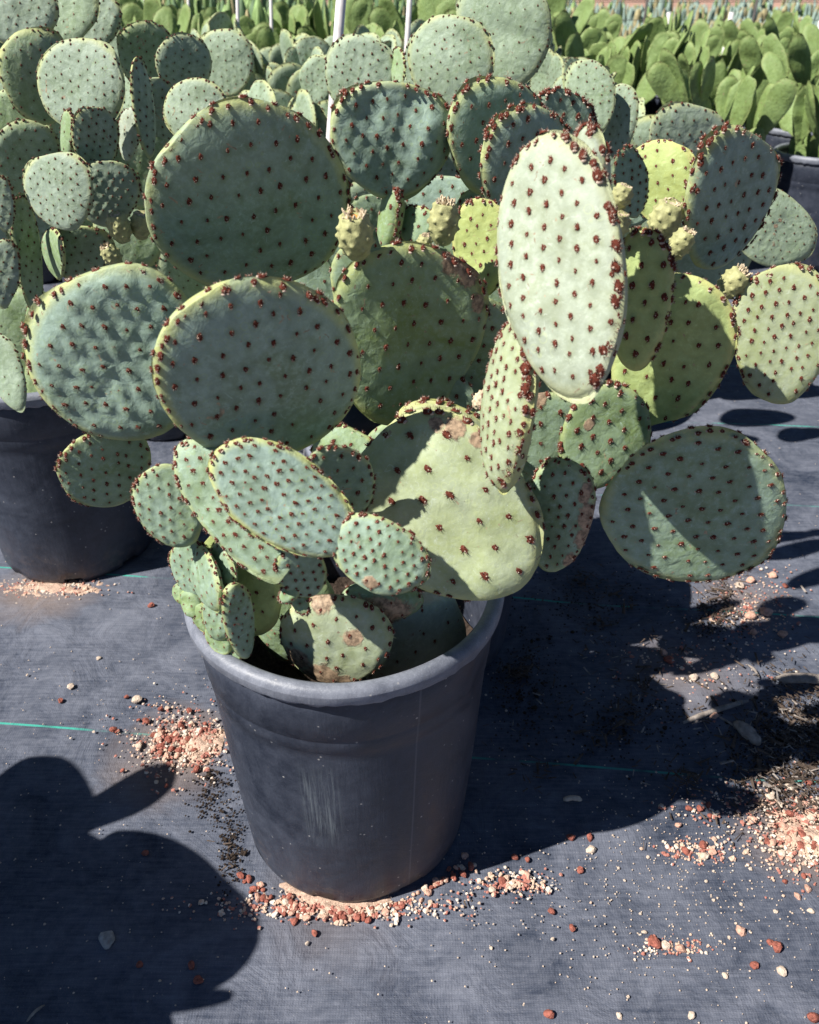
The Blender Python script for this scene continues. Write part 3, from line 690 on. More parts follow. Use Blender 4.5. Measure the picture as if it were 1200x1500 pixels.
# tall pale pads further back, centre -------------------------
D = Plant('prickly_pear', (.25, 1.95, .335), 'pale green prickly pear with tall broad pads behind the centre')
pot(.25, 1.95, 'black plastic pot hidden among pads in the second row')
bk = dict(res=(16, 64), near=False, mat=M_BACK)
D.pad(660, 94, 61, 74, -8, 1.55, -16, 6, n_ar=56, n_rim=32, tub=.0016, wr=.0012, tint=.25, rimy=.6, size_ar=.0044, **bk)
D.pad(738, 44, 69, 86, -4, 1.66, -18, 6, n_ar=40, n_rim=28, tub=.0018, wr=.0016, tint=.35, rimy=.5, size_ar=.0044, **bk)
D.pad(526, 112, 50, 62, 5, 1.52, -12, 6, n_ar=44, n_rim=26, tub=.0016, wr=.0012, tint=.2, rimy=.4, size_ar=.0044, **bk)
D.pad(610, 96, 17, 46, 0, 1.60, -20, 4, n_ar=16, n_rim=12, tub=.001, tint=.1, rimy=.3, size_ar=.0040, **bk)
D.pad(584, 100, 10, 32, 0, 1.50, -60, 10, n_ar=4, n_rim=16, tub=.001, tint=1.0, rimy=.9, size_ar=.0044, **bk)
D.pad(865, 142, 36, 56, -8, 1.60, -20, 8, n_ar=34, n_rim=22, tub=.001, tint=.45, rimy=.5, size_ar=.0040, **bk)
D.pad(908, 176, 25, 56, 8, 1.62, -30, 6, n_ar=24, n_rim=18, tub=.001, tint=.2, rimy=.5, size_ar=.0040, **bk)
for (cx, cy) in ((560, 230), (640, 220), (740, 190), (820, 230), (890, 250), (600, 170)):
    D.pad(cx, cy, 50, 62, 0, 1.9, -5, 0, n_ar=20, n_rim=12, tint=.4, **bk)
D.finish(0, True)
D2 = Plant('prickly_pear', (.66, 2.2, .335), 'grey-green prickly pear at the right behind the front cactus, with a cracked low pad')
pot(.66, 2.2, 'black plastic pot at the right in the second row')
D2.pad(1010, 208, 60, 56, 10, 1.6, 6, -6, n_ar=36, n_rim=22, tub=.0018, wr=.0016, tint=.05, rimy=.6, size_ar=.0050, **bk)
D2.pad(1130, 335, 66, 56, 35, 1.45, 2, 8, n_ar=60, n_rim=24, tub=.0014, wr=.0014, tint=.35, rimy=.4, size_ar=.0036, cork=((.0, .1, .06), (.1, -.1, .06), (0, .3, .06), (.2, -.3, .06)), **bk)
D2.pad(1040, 370, 60, 60, 10, 2.0, -5, 0, n_ar=20, n_rim=12, tint=.4, **bk)
D2.pad(985, 320, 60, 60, -10, 2.0, -5, 0, n_ar=20, n_rim=12, tint=.4, **bk)
D2.pad(960, 230, 60, 60, -10, 1.9, -5, 0, n_ar=20, n_rim=12, tint=.4, **bk)
D2.finish(0, True)

# plant in the left pot --------------------------------------
pot(-.67, 1.43, 'large black plastic pot with drain slots at the left behind the front pot', rz=.45)
Lp = Plant('prickly_pear', (-.67, 1.43, .335), 'pale blue-green prickly pear crowding the left side above its black pot')
lk = dict(res=(18, 72), near=False, mat=M_BACK)
def LP(cx, cy, hw, hh, ang, y, az, el, n=40, t=.15, rm=.7, rim=26, **k):
    kk = dict(lk); kk.update(k); Lp.pad(cx, cy, hw, hh, ang, y, az, el, n_ar=n, n_rim=rim, tint=t, rimy=rm, size_ar=kk.pop('sa', .0038), tub=kk.pop('tub', .0010), **kk)
LP(119, 127, 64, 71, -6, 1.30, -14, 8, 60, .05)
LP(56, 112, 54, 72, -18, 1.38, 28, -10, 34, .7, .9, T=.016)
LP(30, 22, 54, 48, 0, 1.52, -4, 4, 34, .05)
LP(96, 14, 48, 52, -10, 1.60, -16, 8, 26, .5)
LP(146, 32, 30, 40, 10, 1.72, -8, 4, 20, .1)
LP(215, 82, 42, 52, -14, 1.66, 20, -8, 36, .6)
LP(270, 96, 41, 46, -6, 1.60, 22, -10, 36, .05)
LP(330, 92, 42, 50, -10, 1.75, -10, 6, 40, .3)
LP(287, 166, 46, 52, -14, 1.36, -14, 8, 34, .1)
LP(240, 168, 28, 60, -20, 1.42, 26, -12, 30, .1)
LP(211, 158, 15, 76, -8, 1.30, 62, 0, 26, .3, .95)
LP(190, 196, 16, 40, 4, 1.36, -26, 10, 6, .0, .2, mat=M_PALE)
LP(140, 204, 34, 50, -4, 1.20, 26, -8, 34, .25, .8)
LP(38, 236, 50, 60, 12, 1.30, 20, -10, 34, .5)
LP(88, 280, 49, 60, -18, 1.15, -14, 8, 54, .05)
LP(158, 284, 46, 50, 20, 1.20, 14, -6, 40, .1, tub=.0018)
LP(4, 298, 18, 42, -10, 1.15, 8, -4, 10, .1)
LP(122, 372, 46, 42, 10, 1.24, 20, -10, 34, .6, .9)
LP(80, 372, 14, 38, -10, 1.22, -55, 0, 4, 1.0, .9)
LP(42, 376, 20, 92, -8, 1.20, 58, -2, 34, .6, .95)
LP(6, 400, 24, 50, 0, 1.16, 10, 0, 16, .0)
LP(50, 480, 12, 50, 4, 1.26, -50, 0, 4, 1.1, .9)
LP(8, 545, 26, 60, -20, 1.22, -10, 20, 10, .3, .3)
LP(95, 560, 60, 70, 10, 1.44, 5, 0, 14, .9, .3, T=.02)
LP(30, 500, 60, 80, 0, 1.45, 5, 0, 14, .9, .3, T=.02)
LP(195, 330, 60, 70, 10, 1.45, 5, 0, 20, .7)
LP(210, 245, 50, 60, 0, 1.42, 16, -6, 26, .7)
LP(160, 430, 60, 70, 10, 1.50, 5, 0, 14, .8)
LP(15, 190, 40, 60, 0, 1.5, 5, 0, 14, 1.0)
LP(99, 200, 9, 40, 0, 1.25, -50, 5, 4, 1.1, .9)
LP(248, 300, 50, 60, 0, 1.5, 10, -5, 20, .7)
Lp.finish(0, True)
fruit(Lp.e, None, 175, 333, 1.16, 15, -4, (0, -.2), 'bud', 1.35)
fruit(Lp.e, None, 207, 330, 1.18, 14, 14, (0, -.2), 'bud', 1.3)
fruit(Lp.e, None, 164, 374, 1.15, 12, -20, (0, -.3), 'dry', 1.3)

# unseen plant beyond the left edge, whose pads shade the fabric at the lower left
pot(-.98, .34, 'black plastic pot beyond the left edge of the view')
Q = Plant('prickly_pear', (-.98, .34, .335), 'prickly pear beyond the left edge that throws the shadow at the lower left')
def shade_pad(px, py, hw, hh, ang, z):
    g = gr(px, py); sv = np.array(S); c = g + sv * (z / sv[2]); A = math.radians(ang)
    v = np.array([math.sin(A), -math.cos(A)]); u = np.array([math.cos(A), math.sin(A)])
    V = (gr(px + v[0] * hh, py + v[1] * hh) - gr(px - v[0] * hh, py - v[1] * hh)) / 2
    U = (gr(px + u[0] * hw, py + u[1] * hw) - gr(px - u[0] * hw, py - u[1] * hw)) / 2
    n = np.array([-.75, -.35, .55]); n /= np.linalg.norm(n)
    if n @ sv < .2: print('bad')
    pr = lambda X: X - sv * ((n @ X) / (n @ sv))
    V = pr(V); U = pr(U); b = np.linalg.norm(V); yv = V / b; xv = np.cross(yv, n); a = abs(U @ xv); sh = (U @ yv) / b * math.copysign(1, U @ xv)
    me, ar = pad_mesh('pad', a, b, M_PAD, int(px), n_ar=20, n_rim=0, res=(12, 64), T=.008)
    n_ = len(me.vertices); co = np.empty(n_ * 3, np.float32); me.vertices.foreach_get('co', co); co = co.reshape(-1, 3)
    co[:, 1] += co[:, 0] / a * sh * b; me.vertices.foreach_set('co', co.ravel()); me.update()
    M = Matrix((Vector(xv), Vector(yv), Vector(n))).transposed().to_4x4(); M.translation = Vector(c) - Q.e.location
    link('pad', me, Q.e, M)
for a_ in ((55, 1200, 76, 104, 8, .62), (180, 1168, 27, 92, 62, .60), (232, 1338, 138, 116, 30, .52), (70, 1330, 130, 130, 0, .50), (120, 1480, 190, 130, 80, .46), (280, 1468, 13, 66, 78, .55), (-90, 1250, 100, 130, 0, .5), (20, 1620, 200, 130, 0, .4)): shade_pad(*a_)
#PLANTS_END

# ------------------------------------------------------------------ generated background plants
def proto_pads(tag_, n, mat, a, b, res, **k):
    return [pad_mesh('pad', a * random.uniform(.9, 1.1), b * random.uniform(.9, 1.1), mat, 500 + i + hash(tag_) % 1 + len(tag_) * 17, res=res, **k) for i in range(n)]
PR_G = proto_pads('glauc', 4, M_BACK, .068, .078, (12, 44), n_ar=40, n_rim=22, tub=.0014, wr=.0012, tint=.3, rimy=.7, asz=.0026)
PR_N = proto_pads('green', 5, M_GREEN, .062, .118, (12, 44), n_ar=26, n_rim=14, tub=.0010, asz=.0016, wr=.0034, wrf=42, lumpy=.06, tint=.5, rimy=.35, taper=.2, T=.008)
PR_F = proto_pads('fuzzy', 3, M_FUZZ, .045, .055, (10, 36), n_ar=110, n_rim=40, tub=.0006, wr=.0005, tint=.4, rimy=.8, asz=.0015)
def gen_plant(x, y, protos, label, group, seed, z0=.335, h=.78, levels=4, nbase=4, spread=.13, with_pot=True, sc=1.0, potlabel=None, fan=.6, pre='prickly_pear'):
    r = random.Random(seed)
    if with_pot: pot(x, y, potlabel[0], potlabel[1], r.uniform(0, 6))
    e = empty(pre, (x, y, z0)); tag(e, label, 'cactus', group); items = []
    def add(base, dirv, az, lev):
        me, ar = r.choice(protos); s = sc * r.uniform(.8, 1.12)
        bb = max(v.co.y for v in me.vertices) if False else me.get('bb', None)
        if bb is None: bb = max(v.co.y for v in me.vertices); me['bb'] = bb
        v = dirv.normalized(); n = Vector((math.sin(az), -math.cos(az), r.uniform(-.15, .35))); n = (n - v * n.dot(v)).normalized(); xv = v.cross(n)
        c = base + v * bb * s * .93
        M = Matrix((xv, v, n)).transposed().to_4x4() @ Matrix.Diagonal((s * r.uniform(.78, 1.08), s, s, 1)); M.translation = c
        link('pad', me, e, M)
        for p, nn, sz in ar: f_ = M @ frame(p, nn); f_ = Matrix.LocRotScale(f_.to_translation(), f_.to_quaternion(), None); items.append((f_, sz))
        tip = c + v * bb * s * .93
        if lev <= 0 or tip.z + z0 > h: return
        for q in range(r.choice((1, 2, 2, 3)) if lev < levels else 2):
            f = r.uniform(-1, 1)
            b2 = c + v * bb * s * math.cos(f) * .88 + xv * bb * s * math.sin(f) * .75
            d2 = (v + xv * f * .9 + Vector((r.uniform(-.25, .25), r.uniform(-.25, .25), .5))).normalized()
            if d2.z < .3: d2.z = .4
            if b2.z + z0 + bb * s * 1.7 < h + .04: add(b2, d2, az + r.uniform(-.9, .9), lev - 1)
    for k in range(nbase):
        a = k / nbase * 6.28 + r.uniform(-.4, .4)
        add(Vector((spread * .6 * math.cos(a), spread * .6 * math.sin(a), -.02)), Vector((math.cos(a) * fan, math.sin(a) * fan, 1)), r.uniform(-.9, .6), levels)
    if items: joined_areoles(items, 'areoles', e, dark=True)
    return e
def copy_tree(src, loc, rz, s=1.0, label=None, group=None):
    c = src.copy(); C.objects.link(c); c.location = loc; c.rotation_euler = (0, 0, rz); c.scale = (s,) * 3
    if label: c['label'] = label
    if group: c['group'] = group
    for ch in src.children:
        d = ch.copy(); C.objects.link(d); d.parent = c
    return c
GP = ('black plastic pot in the crowded rows behind the first cacti', 'pots in the rows behind')
sites = [(-.62, 2.0), (-.16, 1.9), (-1.12, 2.15), (-.9, 2.6), (-.4, 2.5), (.08, 2.55), (-1.4, 3.2), (-.85, 3.2), (-.3, 3.1), (.25, 3.2)]
def nth(row, i): return '%s from the left in the %s row behind the first cacti' % (('first', 'second', 'third', 'fourth', 'fifth', 'sixth', 'seventh', 'eighth', 'ninth')[i], row)
wh_ = [nth('nearest', 1), nth('nearest', 2), nth('nearest', 0), nth('middle', 0), nth('middle', 1), nth('middle', 2), nth('third', 0), nth('third', 1), nth('third', 2), nth('third', 3)]
base_g = [gen_plant(0, -30 - i * 2, PR_G, 'x', 'g', 40 + i, with_pot=False, h=.80) for i in range(4)]
def purge(src):
    for ch in list(src.children): bpy.data.objects.remove(ch)
    bpy.data.objects.remove(src)
for i, (x, y) in enumerate(sites):
    pot(x, y, 'black plastic pot %s' % wh_[i], GP[1], i * .7)
    copy_tree(base_g[i % 4], (x, y, .335), i * 1.9, random.uniform(.86, .96) if y < 2.3 else random.uniform(.9, 1.0), 'pale blue-green prickly pear %s' % wh_[i], 'prickly pears in the rows behind')
base_n = [gen_plant(0, -50 - i * 2, PR_N, 'x', 'g', 80 + i, with_pot=False, h=.74, levels=3, nbase=7, fan=.38, sc=.92) for i in range(4)]
k = 0
ORD = ('first', 'second', 'third', 'fourth', 'fifth', 'sixth', 'seventh', 'eighth', 'ninth')
for row in range(5):
    for col_ in range(9):
        x = .72 + col_ * .40 + row * .12 + random.uniform(-.05, .05); y = 3.35 + row * .55 + random.uniform(-.05, .05)
        if row == 0 and col_ < 1: continue
        if x > y * .52 + .9: continue
        if row < 1 or col_ < 5: pot(x, y, 'black plastic pot %s from the left in the %s green row at the right' % (ORD[col_], ORD[row] if row else 'nearest'), 'pots under the bright green cacti', k)
        copy_tree(base_n[k % 4], (x, y, .335), k * 2.1, random.uniform(.82, .95), 'smooth bright green prickly pear, %s from the left in the %s green row' % (ORD[col_], ORD[row] if row else 'nearest'), 'bright green prickly pears at the upper right'); k += 1
for (x, y, wq) in [(-1.9 + c_ * .42 + .2 * (r_ % 2), 4.0 + r_ * .5, '%s from the left in the %s' % (ORD[c_], ('nearest', 'second', 'third', 'last')[r_])) for r_ in range(4) for c_ in range(7 if r_ else 6)]:
    copy_tree(base_n[k % 4], (x, y, .30), k * 2.1, random.uniform(.95, 1.2), 'mid green prickly pear %s mid green row' % wq, 'mid green prickly pears further back'); k += 1
base_f = gen_plant(0, -70, PR_F, 'x', 'g', 120, with_pot=False, h=.74, levels=3, nbase=6, pre='fuzzy_cactus')
for i, (x, y, s) in enumerate(((-.98, 3.0, 1.0), (-.30, 2.75, .9), (.60, 2.45, .85), (-.12, 2.9, .88), (.42, 2.25, .8), (-.75, 3.6, 1.0))):
    copy_tree(base_f, (x, y, .33), i * 1.3, s, 'yellowish finely dotted bunny-ear cactus between the prickly pears', 'yellowish bunny-ear cacti')
for q in base_g + base_n + [base_f]: purge(q)

# far nursery rows: upright young plants
def clump(name, seed, n, h, wd, mats, lean=.12):
    r = random.Random(seed); V = []; Fc = []; mi = []
    for k in range(n):
        a = r.uniform(0, 6.28); rr = wd * math.sqrt(r.uniform(0, 1)); c = Vector((rr * math.cos(a), rr * math.sin(a), 0)); hh_ = h * r.uniform(.55, 1.0); w_ = r.uniform(.018, .045)
        d = Vector((r.uniform(-lean, lean), r.uniform(-lean, lean), 1)); b0 = len(V); mt = r.randrange(len(mats)); az = r.uniform(0, 3.14)
        for i, (t, ww) in enumerate(((0, .5), (.25, 1), (.6, 1.05), (.88, .75), (1, .15))):
            for q in range(5):
                an = az + q * 1.2566; V.append(tuple(c + d * hh_ * t + Vector((math.cos(an) * w_ * ww * (1 + .5 * abs(math.cos(an - az))), math.sin(an) * w_ * ww * .7, 0))))
        for i in range(4):
            for q in range(5): Fc.append((b0 + i * 5 + q, b0 + i * 5 + (q + 1) % 5, b0 + (i + 1) * 5 + (q + 1) % 5, b0 + (i + 1) * 5 + q)); mi.append(mt)
        Fc.append(tuple(b0 + 20 + q for q in range(5))); mi.append(mt)
    return mesh_from(name, np.array(V), Fc, mats, mi)
M_YG = simple('young_green', (.22, .33, .12), .6, .3, 12, .4); M_YB = simple('young_blue', (.27, .36, .31), .6, .3, 12, .35)
M_YT = simple('young_tan', (.36, .31, .17), .7, .2, 12, .35); M_YD = simple('young_dark', (.10, .17, .08), .6, .3, 12, .3)
CG = [clump('young_cactus', s, 26, .74, .17, [M_YG, M_YG, M_YD, M_YT]) for s in (1, 2, 3)]
CB = [clump('young_cactus', s, 30, .46, .17, [M_YB, M_YB, M_YG, M_YT]) for s in (4, 5, 6)]
cnt = 0; far = []
rr_ = random.Random(11)
for row in range(26):
    y = 5.6 + row * .46
    for c_ in range(-20, 21):
        x = c_ * .44 + rr_.uniform(-.06, .06)
        if abs(x) > .52 * y + .4: continue
        blue = x > .15 * y
        if y > 10.7 and (y < 12.2 or rr_.random() < .5): continue
        z = rr_.uniform(.75, 1.1)
        if cnt < 280:
            o = link('young_cactus', (CB if blue else CG)[rr_.randrange(3)]); o.location = (x, y, 0); o.rotation_euler = (0, 0, rr_.uniform(0, 6)); o.scale = (1, 1, z)
            if blue: tag(o, 'clump of thin grey-green young plants in the far rows at the right', 'cactus', 'grey-green young plants in far rows')
            else: tag(o, 'clump of upright green young cacti in the far rows', 'cactus', 'green young cacti in far rows')
            cnt += 1
        else: far.append((x, y, z, blue))
Vs = []; Fs = []; mi = []; o_ = 0
for (x, y, z, blue) in far:
    me = (CB if blue else CG)[rr_.randrange(3)]
    co_ = np.empty(len(me.vertices) * 3, np.float32); me.vertices.foreach_get('co', co_); co_ = co_.reshape(-1, 3).copy(); co_[:, 2] *= z
    a = rr_.uniform(0, 6); R = np.array([[math.cos(a), -math.sin(a), 0], [math.sin(a), math.cos(a), 0], [0, 0, 1]]); Vs.append(co_ @ R.T + np.array([x, y, 0]))
    Fs += [tuple(i + o_ for i in p.vertices) for p in me.polygons]; mi += [(p.material_index + (4 if blue else 0)) for p in me.polygons]; o_ += len(co_)
if Vs:
    o = link('young_cacti', mesh_from('young_cacti', np.concatenate(Vs), Fs, [M_YG, M_YG, M_YD, M_YT, M_YB, M_YB, M_YG, M_YT], mi))
    tag(o, 'far rows of young cacti merging into one mass before the fence', 'cacti', kind='stuff')

# stakes ------------------------------------------------------
def rod(p0, p1, r, ns=10, mat=M_STAKE, name='stake'):
    p0, p1 = Vector(p0), Vector(p1); d = (p1 - p0).normalized(); s1 = d.orthogonal().normalized(); s2 = d.cross(s1); V = []; 
    for p in (p0, p1):
        for q in range(ns): a = q / ns * 6.2832; V.append(tuple(p + (s1 * math.cos(a) + s2 * math.sin(a)) * r - p0))
    Fc = [(q, (q + 1) % ns, ns + (q + 1) % ns, ns + q) for q in range(ns)] + [tuple(range(ns))[::-1], tuple(range(ns, 2 * ns))]
    o = link(name, mesh_from(name, np.array(V), Fc, [mat])); o.location = p0
    for i, pl in enumerate(o.data.polygons):
        if i >= ns: pl.use_smooth = False
    return o
def stake(px0, py0, px1, y, wpx, label, group=None, top=None):
    """from the ground at distance y, passing the sight line (px1, py0)"""
    pt = at(px0, py0, y); pb = at(px1, py0 + 200, y)
    d = (pt - pb) / (pt - pb)[2]
    p0 = pt - d * pt[2]; p1 = pt + d * (.35 if top is None else top)
    dep = y * cp + (CAMH - pt[2]) * sp_
    tag(rod(p0, p1, wpx * dep / F / 2), label, 'stake', group)
stake(499, 10, 484, 1.78, 15, 'thick white plastic pole rising behind the front cactus')
fs = [(600, 5, 588, 2.9, 8), (622, 3, 615, 4.2, 4), (634, 3, 630, 4.4, 4), (348, 3, 352, 3.9, 5), (397, 3, 402, 4.0, 5), (276, 3, 283, 5.0, 4), (212, 3, 220, 5.2, 3)]
for i, (a, b_, c, y, w_) in enumerate(fs): stake(a, b_, c, y, w_, 'thin white marker stake standing between the rows behind', 'white marker stakes between rows')
for i, (a, b_, c, y, w_, ll) in enumerate(((980, 18, 962, 6.4, 6, 'short white stake before the fence, left of a matching pair'), (1072, 18, 1034, 6.4, 7, 'short white stake standing out before the fence at upper right'), (1121, 33, 1090, 7.5, 5, 'small white stake right of the two tall ones before the fence'), (1203, 30, 1165, 5.4, 7, 'white stake cut by the right edge of the view'), (879, 58, 872, 4.9, 6, 'grey-white stake among green pads at upper right'))):
    stake(a, b_, c, y, w_, ll, top=0.0)
# fence: posts, a top rail and wires
fe = empty('wire_fence', (0, 11.3, 0)); tag(fe, 'low dark wire fence with thin posts along the far end of the rows', 'fence')
def bar(parent, name, p0, p1, r):
    o = rod(p0, p1, r, 6, M_FENCE, name); o.parent = parent; return o
def box_rod(p0, p1, r, name):
    o = rod(p0, p1, r, 6, M_FENCE, name); o.parent = fe; o.location = Vector(p0) - fe.location; del_ = None; return o
for i in range(-7, 12): box_rod((i * 1.25 + .2, 11.3, -.05), (i * 1.25 + .2, 11.3, .64), .016, 'fence_post')
box_rod((-9, 11.3, .61), (14, 11.3, .61), .012, 'top_rail')
for z in (.2, .4, .58): box_rod((-9, 11.3, z), (14, 11.3, z), .004, 'wire')

# ------------------------------------------------------------------ stones, sand, litter
def stone_mesh(seed, mat, sub=2, flat=.7):
    import bmesh
    r = np.random.default_rng(seed); bm = bmesh.new(); bmesh.ops.create_icosphere(bm, subdivisions=sub, radius=1)
    V = np.array([v.co[:] for v in bm.verts]); d = 1 + .22 * wobble(V, seed, 2.2, 6) + .07 * wobble(V, seed + 5, 6, 6)
    for _ in range(5):
        n = r.normal(size=3); n /= np.linalg.norm(n); k = V @ n; d = np.where(k * d > .72, .72 / np.maximum(k, .1), d)
    V = V * d[:, None] * np.array([r.uniform(.85, 1.2), r.uniform(.75, 1), flat])
    Fc = [tuple(v.index for v in f.verts) for f in bm.faces]; bm.free()
    return mesh_from('stone', V, Fc, [mat], smooth=False)
ST = {'lava': [stone_mesh(i, M_LAVA) for i in range(5)], 'pink': [stone_mesh(10 + i, M_PINK) for i in range(4)], 'pale': [stone_mesh(20 + i, M_PALE_STONE) for i in range(4)], 'grey': [stone_mesh(30, M_GREY_STONE, 3)]}
rs = random.Random(21)
def stone(px, py, rpx, kind, label, group=None, name='pebble'):
    g = gr(px, py); dep = g[1] * cp + CAMH * sp_; r = rpx * dep / F
    o = link(name, rs.choice(ST[kind])); o.location = (g[0], g[1], r * .45); o.scale = (r,) * 3; o.rotation_euler = (rs.uniform(-.3, .3), rs.uniform(-.3, .3), rs.uniform(0, 6.28))
    return tag(o, label, 'pebble' if name == 'pebble' else 'stone', group)
stone(157, 1378, 13, 'grey', 'pale grey stone lying alone in the shadow at the lower left', name='stone')
KW = {'lava': 'red lava', 'pink': 'pinkish', 'pale': 'pale cream'}
# ring at the foot of the front pot
ring = [(358, 1288), (372, 1302), (390, 1316), (412, 1328), (438, 1338), (465, 1345), (495, 1347), (525, 1343), (552, 1335), (578, 1325), (604, 1314), (628, 1303), (650, 1292), (675, 1281), (690, 1272)]
for i in range(150):
    t = rs.uniform(0, len(ring) - 1.001); k = int(t); f = t - k
    px = ring[k][0] * (1 - f) + ring[k + 1][0] * f + rs.gauss(0, 5); py = ring[k][1] * (1 - f) + ring[k + 1][1] * f + rs.gauss(-3, 7)
    kd = rs.choices(('lava', 'pink', 'pale'), (6, 3, 1.2))[0]
    c0 = gr(px, py); d0 = math.hypot(c0[0] - PX, c0[1] - PY)
    if d0 < POT_B + .006: continue
    stone(px, py, rs.uniform(2.8, 6.6), kd, 'small rough %s pebble in the gravel ring at the foot of the front pot' % KW[kd], '%s pebbles round the front pot' % KW[kd])
for i in range(60):
    px = rs.gauss(262, 34); py = rs.gauss(1088, 22); kd = rs.choices(('lava', 'pink', 'pale'), (5, 3, 2))[0]
    if px > 306: continue
    stone(px, py, rs.uniform(2.5, 6.5), kd, 'small %s pebble in the spill left of the front pot' % KW[kd], '%s pebbles left of the front pot' % KW[kd])
for i in range(70):
    px = rs.gauss(1172, 38); py = rs.gauss(1215, 32) + (px - 1172) * .3; kd = rs.choices(('lava', 'pink', 'pale'), (4, 4, 3))[0]
    stone(px, py, rs.uniform(2.6, 7.0), kd, 'small %s pebble in the sandy spill at the right edge' % KW[kd], '%s pebbles at the right edge' % KW[kd])
loose = [(290, 1436, 8, 'lava'), (281, 1416, 7, 'lava'), (205, 1413, 6, 'lava'), (214, 1250, 6, 'lava'), (104, 1008, 6, 'pale'), (89, 1028, 5, 'lava'), (200, 1028, 9, 'pale'), (186, 1022, 4, 'lava'), (236, 1040, 5, 'lava'), (246, 1038, 4, 'pale'), (222, 888, 5, 'lava'),
         (146, 965, 4, 'pale'), (180, 1130, 4, 'lava'), (244, 1152, 4, 'lava'), (836, 1229, 7, 'lava'), (864, 1228, 6, 'lava'), (866, 1246, 7, 'pale'), (754, 1256, 6, 'lava'), (773, 1260, 5, 'lava'), (849, 1277, 6, 'lava'), (735, 1294, 7, 'lava'), (772, 1285, 7, 'pink'), (766, 1280, 5, 'pale'), (720, 1305, 6, 'pale'),
         (748, 1302, 5, 'pale'), (809, 1337, 6, 'lava'), (838, 1361, 6, 'lava'), (958, 1382, 11, 'lava'), (975, 1388, 8, 'pale'), (996, 1391, 8, 'pink'), (1084, 1365, 9, 'pink'), (1139, 1389, 10, 'lava'), (1127, 1381, 6, 'lava'), (1143, 1424, 9, 'pale'), (1103, 1415, 7, 'lava'), (1149, 1292, 5, 'lava'), (1177, 1284, 5, 'lava'),
         (1183, 1303, 6, 'pink'), (1168, 1314, 6, 'pink'), (1004, 1248, 7, 'lava'), (1028, 1240, 8, 'lava'), (1032, 1256, 8, 'pale'), (1043, 1250, 6, 'pink'), (1010, 1186, 6, 'lava'), (1024, 1186, 6, 'lava'), (1038, 1180, 5, 'lava'), (993, 1210, 5, 'pink'), (1040, 1196, 5, 'lava'), (804, 1488, 9, 'lava'), (1190, 1493, 10, 'lava'),
         (1013, 1488, 6, 'pale'), (907, 1490, 5, 'pale'), (1062, 1431, 5, 'pale'), (944, 1366, 4, 'pale'), (1136, 1336, 4, 'pale'), (1188, 1336, 5, 'pale'), (462, 1368, 6, 'lava'), (450, 1383, 4, 'pale'), (1122, 900, 9, 'pink'), (1098, 905, 10, 'pink'), (1100, 852, 8, 'pink'), (1082, 860, 8, 'pale'), (1131, 845, 6, 'pink'), (1146, 931, 7, 'pink'), (1104, 928, 7, 'pink'), (1150, 860, 5, 'lava'),
         (980, 968, 9, 'lava'), (972, 958, 7, 'pink'), (1015, 995, 8, 'pale'), (1045, 992, 7, 'pale'), (1044, 1050, 8, 'pink'), (1017, 1055, 6, 'pale')]
for (px, py, r, kd) in loose:
    side = 'left of' if px < 400 else 'right of'
    stone(px, py, r, kd, '%s pebble lying loose on the fabric %s the front pot' % (KW[kd], side), '%s loose pebbles %s the pot' % (KW[kd], side))
# fine grit
def grit(name, label, pts, mat, rng_=(.0006, .0018)):
    TH = [q * 1.2566 for q in range(5)]; V0 = np.array([(math.cos(q), math.sin(q), .1) for q in TH] + [(.62 * math.cos(q + .6), .62 * math.sin(q + .6), .72) for q in TH], float); F0 = [(q, (q + 1) % 5, 5 + q) for q in range(5)] + [((q + 1) % 5, 5 + (q + 1) % 5, 5 + q) for q in range(5)] + [(5, 6, 7, 8, 9)]
    Vs = []; Fs = []
    for i, (x, y) in enumerate(pts):
        s = rs.uniform(*rng_) * (2.0 if rs.random() < .05 else 1); a = rs.uniform(0, 6.28); R = np.array([[math.cos(a), -math.sin(a), 0], [math.sin(a), math.cos(a), 0], [0, 0, 1]])
        J = np.array([rs.uniform(.72, 1.2) for _ in range(30)]).reshape(10, 3); Vs.append((V0 * J * s * .8) @ R.T + np.array([x, y, .0016])); Fs += [tuple(q + 10 * i for q in f) for f in F0]
    o = link(name, mesh_from(name, np.concatenate(Vs), Fs, [mat], smooth=False)); return tag(o, label, 'gravel', kind='stuff')
pts = []
for i in range(2600): x = rs.uniform(-1.3, 1.3); y = rs.uniform(.42, 2.4) if i % 2 else rs.uniform(.45, 1.1); pts.append((x, y))
for i in range(900): g = gr(rs.gauss(1000, 170), rs.gauss(1290, 90)); pts.append((g[0], g[1]))
grit('white_grit', 'fine white grit sprinkled over the black ground fabric', pts, M_PALE_STONE)
pts = []
for (cx, cy, sx, sy, n) in ((265, 1088, 40, 26, 800), (1185, 1228, 42, 30, 900), (500, 1330, 100, 11, 650), (50, 862, 55, 8, 700), (1095, 890, 40, 30, 500), (1020, 1248, 25, 9, 200), (750, 1295, 30, 9, 250), (1000, 985, 70, 28, 260), (985, 1388, 30, 8, 120), (1100,1180,60,25,300)):
    for i in range(n):
        py = rs.gauss(cy, sy); g = gr(rs.gauss(cx, sx), py)
        if math.hypot(g[0] - PX, g[1] - PY) > POT_B + .003: pts.append((g[0], g[1]))
grit('tan_gravel', 'spilled tan and pink fine gravel in patches around the pots', pts, M_GRAVEL, (.0010, .0034))
pts = []
